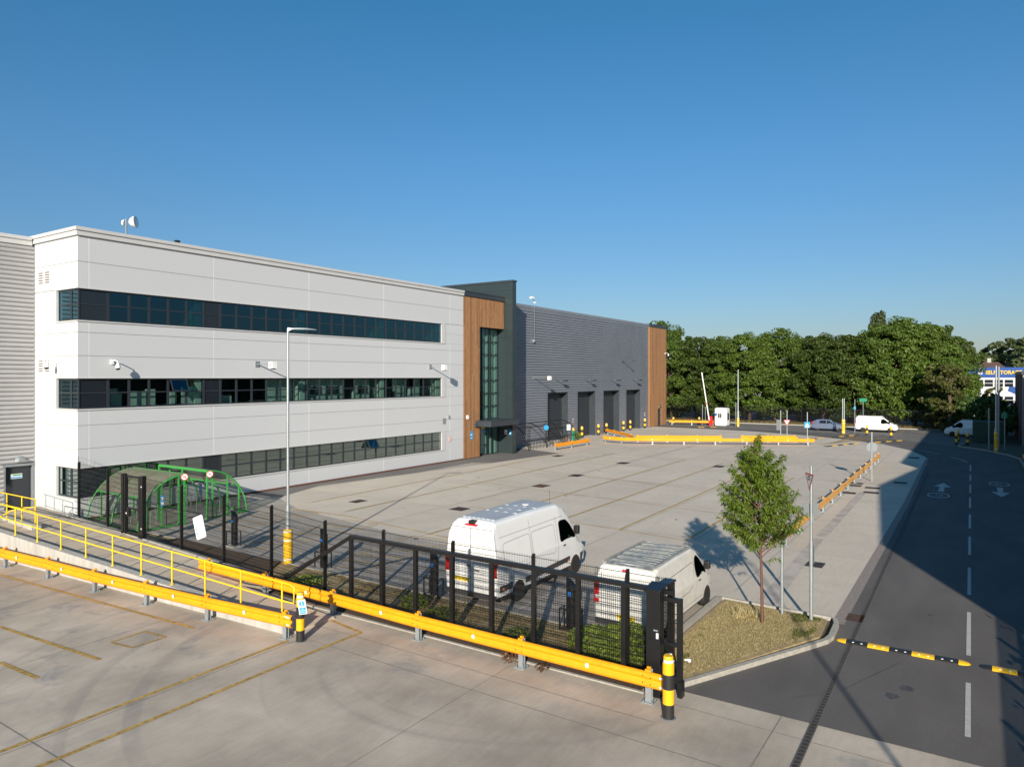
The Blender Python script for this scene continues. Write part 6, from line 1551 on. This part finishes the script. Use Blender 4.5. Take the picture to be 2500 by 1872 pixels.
row = [ # px on the skyline at X=115, top z
 (1640,12.9,'A','leftmost tree of the far row, right beside the timber end block'),
 (1702,14.0,'B','second tree of the far row, above the raised barrier arm'),
 (1765,13.7,'C','third tree of the far row, behind the white kiosk'),
 (1830,13.9,'A','fourth tree of the far row, right of the slim lamp column'),
 (1893,14.4,'C','fifth tree of the far row, above the plain grey post'),
 (1950,13.1,'B','sixth tree of the far row, above the blue crossing sign'),
 (2010,13.4,'A','seventh tree of the far row, above the silver blue car'),
 (2075,13.6,'B','eighth tree of the far row, above the double post'),
 (2135,14.2,'C','in the far row above the tail of the parked van'),
 (2185,15.4,'A','tallest of the far row, above the parked van nose'),
 (2235,15.0,'C','tree just right of the tallest one in the far row'),
 (2283,14.9,'B','last tall tree of the far row before the skyline drops'),
 (2302,11.6,'A','lower tree closing the far row at its right end')]
PR = {'A':protoA,'B':protoB,'C':protoC}; HH = {'A':13.6,'B':13.2,'C':14.2}
for i, (px,zt,k,w_) in enumerate(row):
    X = 116.5+(i%3)*1.6; d = (F*VX+(px-CX)*RX, F*VY+(px-CX)*RY); y = X*d[1]/d[0]
    o = put(PR[k], X, y, zt/HH[k]*1.0, 'green maple like tree, '+w_, rz=i*1.7, sz=1.0); o['group'] = 'trees along the far road'
def at(px, X): d = (F*VX+(px-CX)*RX, F*VY+(px-CX)*RY); return X*d[1]/d[0]
put(protoP,150,at(2144,150),1.0,'pale grey green poplar poking above the tree row')
for i, (px,X,s,w_) in enumerate(((1605,122,1.02,'tree whose thin top shows above the timber end block'),(1735,132,1.0,'tree filling the gap behind the third and fourth trees of the row'),(1990,134,.95,'dull tree behind the dip in the middle of the row'))):
    put((protoC,protoB,protoA)[i],X,at(px,X),s*(1.15 if i==0 else 1.),'broadleaf tree, '+w_, i*2.+.4)
for i, (px,X,h,w_) in enumerate(((2296,110,9.0,'olive tree left of the blue storage building'),(2424,112,5.9,'small olive tree below the blue band of the storage building'),(2318,106,8.8,'shaded tree above the nose of the far van'),(2445,118,4.2,'low olive bush below the storage building windows'))):
    o = put(protoD,X,at(px,X),h/9.,w_, i*1.3)
for i, (px,X,h,w_) in enumerate(((2349,230,16.6,'hazy tree'),(2388,240,13.5,'hazy low tree'),(2432,225,16.4,'hazy rounded tree'),(2478,212,16.6,'dark tall tree'),(2500,205,15.8,'dark tree at the frame edge'),(2410,255,14.2,'small hazy tree'),(2368,252,14.5,'faint tree'),(2455,262,15.,'faint tree'),(2330,270,16,'faint tree'),(2376,200,12.6,'hazy bush like tree'),(2399,204,12.2,'hazy bush like tree'),(2419,208,12.8,'hazy bush like tree'),(2462,198,12.2,'hazy bush like tree'),(1740,240,20,'faint tree top'),(1960,240,20,'faint tree top'),(2520,190,16,'dark tree past the frame edge'))):
    o = put(protoE,X,at(px,X),h/11.,'%s on the skyline, %s' % (w_, ['just right of the tall row','left of the street light','above the brown tiled roof','above the grey slate roof','over the brick building','between the two rounded ones','low behind the street light','behind the slate roof','where the tall row drops','low beside the tall row','left above the white fascia corner','left of the pale chimney','between the house roofs','above the third tree of the row','above the sixth tree of the row','over the roof edge'][i]), i*.9)
# filler undergrowth so the row closes down to the fence
def bush(name, x, y, R, H, n, size, lm, label, seed):
    r_ = random.Random(seed); t = thing(name,label,'shrub',(x,y,0)); b = MB()
    for k in range(9): leafball(b,(x+r_.uniform(-R,R)*.6,y+r_.uniform(-R,R)*.6,H*r_.uniform(.35,.75)),R*.5,n//9,size,r_,.8)
    b.build('foliage', M[lm], t); b = MB()
    for k in range(4): b.tube([(x,y,0),(x+r_.uniform(-R,R)*.5,y+r_.uniform(-R,R)*.5,H*.6)],.02*max(1,R),5)
    b.build('stem', M['bark'], t)
for i, (px,X,R,H,lm,w_) in enumerate(((1650,119,3,4,'leaf_far','behind the fence left of the barrier arm'),(1800,119.5,3,4.4,'leaf_dark','behind the fence by the slim lamp column'),(1960,120,3.,4,'leaf_far','behind the fence by the crossing sign'),(2110,119,3,4.5,'leaf_dark','behind the fence above the parked van'),(2230,118,3.2,4.5,'leaf_dark','under the tall trees right of the parked van'),(2330,110,3,5,'leaf_dark','in deep shade above the far nose of the van'),(2400,99,2.4,5.6,'leaf_dark','in deep shade behind the green container'),(2455,97,2.0,4.6,'leaf_dark','in deep shade left of the brick building'),(2440,103,2.6,5.,'leaf_dark','in deep shade behind the grey posts'))):
    bush('shrub',X,at(px,X),R,H,1500,.30,lm,'dark leafy shrub '+w_,40+i)
# roof sliver of lorry park / pale roofs behind the trees
for (px,X,z,w,h,lab) in ((1850,150,3.2,26,1.2,'pale roof glimpsed through the trees'),):
    y = at(px,X); b = MB(); b.box(X,y-w/2,0,X+8,y+w/2,z+h); tag(b.build('low_building', M['storwhite']), lab+' behind the road fence', 'building')

# young tree on the island: long drooping leaves
def young_tree(x, y):
    t = thing('young_tree','young slender tree with drooping narrow leaves on the grass island','tree',(x,y,.08)); r_ = random.Random(21)
    tb_ = MB(); lb = MB(); H = 5.15
    lean = lambda z: (x+.10*math.sin(z*.9)+.015*z-.035*z, y+.03*z)
    tb_.tube([(*lean(z),z+.08) for z in [0,.3,.8,1.4,2.2,3.2,4.2,4.9,H]], .050, 9, r2=.009)
    def leaf(p, d, L_):
        d = d.normalized(); side = d.cross(Vector((0,0,1)));
        if side.length < .1: side = Vector((1,0,0))
        side.normalize(); side = Matrix.Rotation(r_.uniform(-1.0,1.0),3,d) @ side; w = L_*.17
        m1 = p+d*L_*.4+Vector((0,0,-.02*L_)); tip = p+d*L_+Vector((0,0,-.32*L_)); n_ = side.cross(d)*(L_*.04)
        lb.add([p,m1-side*w+n_,m1+side*w+n_,tip,m1],[(0,1,4),(0,4,2),(1,3,4),(4,3,2)])
    def branch(p0, d, L_, r, depth):
        pts = [p0]; dd = d.normalized(); n = 6
        for i in range(n):
            dd = (dd+Vector((r_.uniform(-.12,.12),r_.uniform(-.12,.12),.06-.03*i))).normalized(); pts.append(pts[-1]+dd*L_/n)
        tb_.tube(pts, r, 5, r2=r*.3, cap=False)
        if depth == 0:
            for i in range(2,n+1) if True else []:
                for _ in range(5 if i < n else 9):
                    p = pts[i]+Vector((r_.uniform(-.06,.06),r_.uniform(-.06,.06),r_.uniform(-.05,.04)))
                    dl = (dd*.5+Vector((r_.uniform(-1,1),r_.uniform(-1,1),r_.uniform(-.9,.15)))).normalized()
                    leaf(p,dl,r_.uniform(.085,.14))
        else:
            k = 8 if L_ > .7 else 6
            for i in range(k):
                f = .25+.75*i/k+r_.uniform(-.05,.05); q = pts[0].lerp(pts[-1],0); idx = min(n-1,int(f*n)); q = pts[idx].lerp(pts[idx+1],f*n-idx)
                sd = Matrix.Rotation(r_.choice((-1,1))*r_.uniform(.3,.8),3,Vector((r_.uniform(-.4,.4),r_.uniform(-.4,.4),1)).normalized()) @ dd
                branch(q,(sd+Vector((0,0,r_.uniform(-.15,.35)))),L_*r_.uniform(.25,.42),r*.5,depth-1)
            branch(pts[-2],dd,L_*.35,r*.4,0)
    env = [(2.35,.55),(2.6,1.02),(2.9,1.30),(3.3,1.28),(3.8,1.05),(4.2,.80),(4.7,.74),(5.0,.40),(5.3,.12)]
    def envr(z):
        for (a,ra),(c,rc) in zip(env,env[1:]):
            if z <= c: return ra+(rc-ra)*max(0,(z-a))/(c-a)
        return .1
    nb = 72
    for i in range(nb):
        f = i/(nb-1); zt = 2.45+f**.95*2.7; R_ = envr(zt)*r_.uniform(.62,1.0)-.12; a = i*2.4+r_.uniform(-.3,.3)
        z = max(1.75,zt-.22-.42*R_-r_.uniform(0,.15)); px_, py_ = lean(z); d = Vector((math.cos(a)*R_,math.sin(a)*R_,zt-z))
        branch(Vector((px_,py_,z)), d, max(.25,d.length), .015*(1-f*.4), 1 if R_ > .3 else 0)
    branch(Vector((*lean(1.7),1.75)),Vector((.25,-.45,.12)),.5,.008,0)
    branch(Vector((*lean(4.7),4.75)),Vector((.05,0,1)),.5,.01,1)
    tb_.build('trunk', M['barkyoung'], t, smooth=60); lb.build('crown', M['leaf_near'], t)
    return len(lb.f)
young_tree(*G(1861,1521,.08))
tag(blades([(20.3,5.2),(20.9,5.2),(20.9,5.9),(20.3,5.9)], 260, .24, .09, rg, .012).build('tall_grass', M['straw']), kind='stuff', label='clump of tall dry grass stems beside the young tree', cat='grass')
# weeds and shrubs on the strip
def weed(x, y, R, H, n, lm, lab, seed, size=.055):
    r_ = random.Random(seed); b = MB()
    for k in range(n):
        a = r_.uniform(0,2*PI); rad = R*math.sqrt(r_.random()); h = H*r_.random()*(1-.5*rad/R); q = Vector((x+rad*math.cos(a),y+rad*math.sin(a),.06+h))
        nn = Vector((r_.uniform(-1,1),r_.uniform(-1,1),r_.uniform(.1,1))).normalized(); u = nn.orthogonal().normalized(); u = Matrix.Rotation(r_.uniform(0,6),3,nn) @ u; v = nn.cross(u); s = size*r_.uniform(.5,1.3)
        b.add([q-u*s,q+v*s*.5,q+u*s,q-v*s*.5],[(0,1,2,3)])
    for k in range(max(6,n//60)):
        a = r_.uniform(0,2*PI); rad = R*r_.random(); b.tube([(x+rad*.5*math.cos(a),y+rad*.5*math.sin(a),.03),(x+rad*math.cos(a),y+rad*math.sin(a),H*.9*(1-.5*rad/R))],.004,4,cap=False)
    tag(b.build('weed', M[lm]), lab, 'weed')
weed(16.3,7.3,.9,.95,5200,'weed','large green weed clump at the end of the strip behind the gate cabinet',1)
weed(16.5,8.3,.7,.55,2600,'weed','lower green weed clump left of the largest one',2)
weed(16.1,6.6,.4,1.15,900,'leaf_far','tall dark leafed weed in front of the grimy roofed van',3,.07)
weed(16.35,14.3,.40,.45,1100,'weed','rounded green weed clump near the third charge post',4)
weed(16.0,13.0,.5,.3,500,'weed','sparse yellow green weeds left of the tall van wheel',5)
weed(15.75,10.2,.35,.4,350,'weed','leafy weed poking over the orange beam',6)
weed(14.55,9.6,.28,.28,260,'weedred','reddish dry weed behind the beam post',7,.03); weed(14.5,8.7,.2,.12,120,'weedred','small reddish weed on the concrete near the beam post',8,.03)
weed(16.2,19.0,.6,.2,500,'weed','patch of low weeds by the sloping gate tail',9)
weed(15.5,35.3,.18,.3,160,'weed','small weed growing at the foot of the bright end wall',10); weed(15.55,34.6,.2,.12,160,'weed','low weed beside the thin grey guard rail',11)
weed(70.9,37.9,.45,.8,350,'weed','green weeds between the first two roller doors',12,.12)
for i in range(2): weed(20.5+i*3.2,-3.5,.5,2.2,260,'leaf_dark','leafy growth %s along the palisade fence outside the picture' % ['nearest','second','third','fourth','farthest'][i] ,60+i,.12)
for i in range(4): weed(10.5+i*2.6,-3.4,.5,2.6,260,'leaf_dark','climbing growth %s on the palisade fence outside the picture' % ['first','second','third','fourth'][i] ,70+i,.14)

# ================================================================== LIGHT, SKY, CAMERA
EL = math.radians(19.0); LX, LY_ = .9065, .4222
w = bpy.data.worlds.new('World'); sc.world = w; w.use_nodes = True
sky = w.node_tree.nodes.new('ShaderNodeTexSky'); sky.sky_type = 'NISHITA'; sky.sun_disc = False; sky.sun_elevation = EL
sky.sun_rotation = math.atan2(-LX,-LY_); sky.altitude = 50; sky.air_density = 1.0; sky.dust_density = .45; sky.ozone_density = 2.5
wn_ = w.node_tree.nodes; wl_ = w.node_tree.links
tcw = wn_.new('ShaderNodeTexCoord'); sx = wn_.new('ShaderNodeSeparateXYZ'); wl_.new(tcw.outputs['Generated'], sx.inputs[0])
cr = wn_.new('ShaderNodeValToRGB'); wl_.new(sx.outputs['Z'], cr.inputs[0]); e_ = cr.color_ramp.elements
e_[0].position = 0; e_[0].color = (.54,.53,.64,1); e_[1].position = 1; e_[1].color = (.40,.90,1.05,1)
q_ = e_.new(.10); q_.color = (.53,.66,.79,1); q_ = e_.new(.29); q_.color = (.47,.82,1.0,1); q_ = e_.new(.47); q_.color = (.34,.87,1.05,1)
hs = wn_.new('ShaderNodeVectorMath'); hs.operation = 'MULTIPLY'; wl_.new(cr.outputs[0], hs.inputs[1])
w.node_tree.links.new(sky.outputs[0], hs.inputs[0]); w.node_tree.links.new(hs.outputs[0], w.node_tree.nodes['Background'].inputs[0]); w.node_tree.nodes['Background'].inputs[1].default_value = .085
sun = bpy.data.lights.new('sun','SUN'); sun.energy = 5.0; sun.angle = math.radians(.55); sun.color = (1,.90,.76)
so = bpy.data.objects.new('sun', sun); COL.objects.link(so); so.rotation_euler = Vector((-LX*math.cos(EL),-LY_*math.cos(EL),math.sin(EL))).to_track_quat('Z','Y').to_euler()
cam = bpy.data.cameras.new('camera'); co = bpy.data.objects.new('camera', cam); COL.objects.link(co)
cam.sensor_width = 36; cam.lens = 36*F/2500; cam.shift_y = -16/2500; cam.clip_end = 3000; cam.clip_start = .1
co.location = (0,0,CH); co.rotation_euler = (PI/2,0,YAW-PI/2); sc.camera = co
# yaw is measured from X towards Y
sc.view_settings.view_transform = 'Standard'; sc.view_settings.look = 'None'; sc.view_settings.gamma = 1; sc.view_settings.exposure = .45
sc.cycles.max_bounces = 8; sc.cycles.transparent_max_bounces = 16
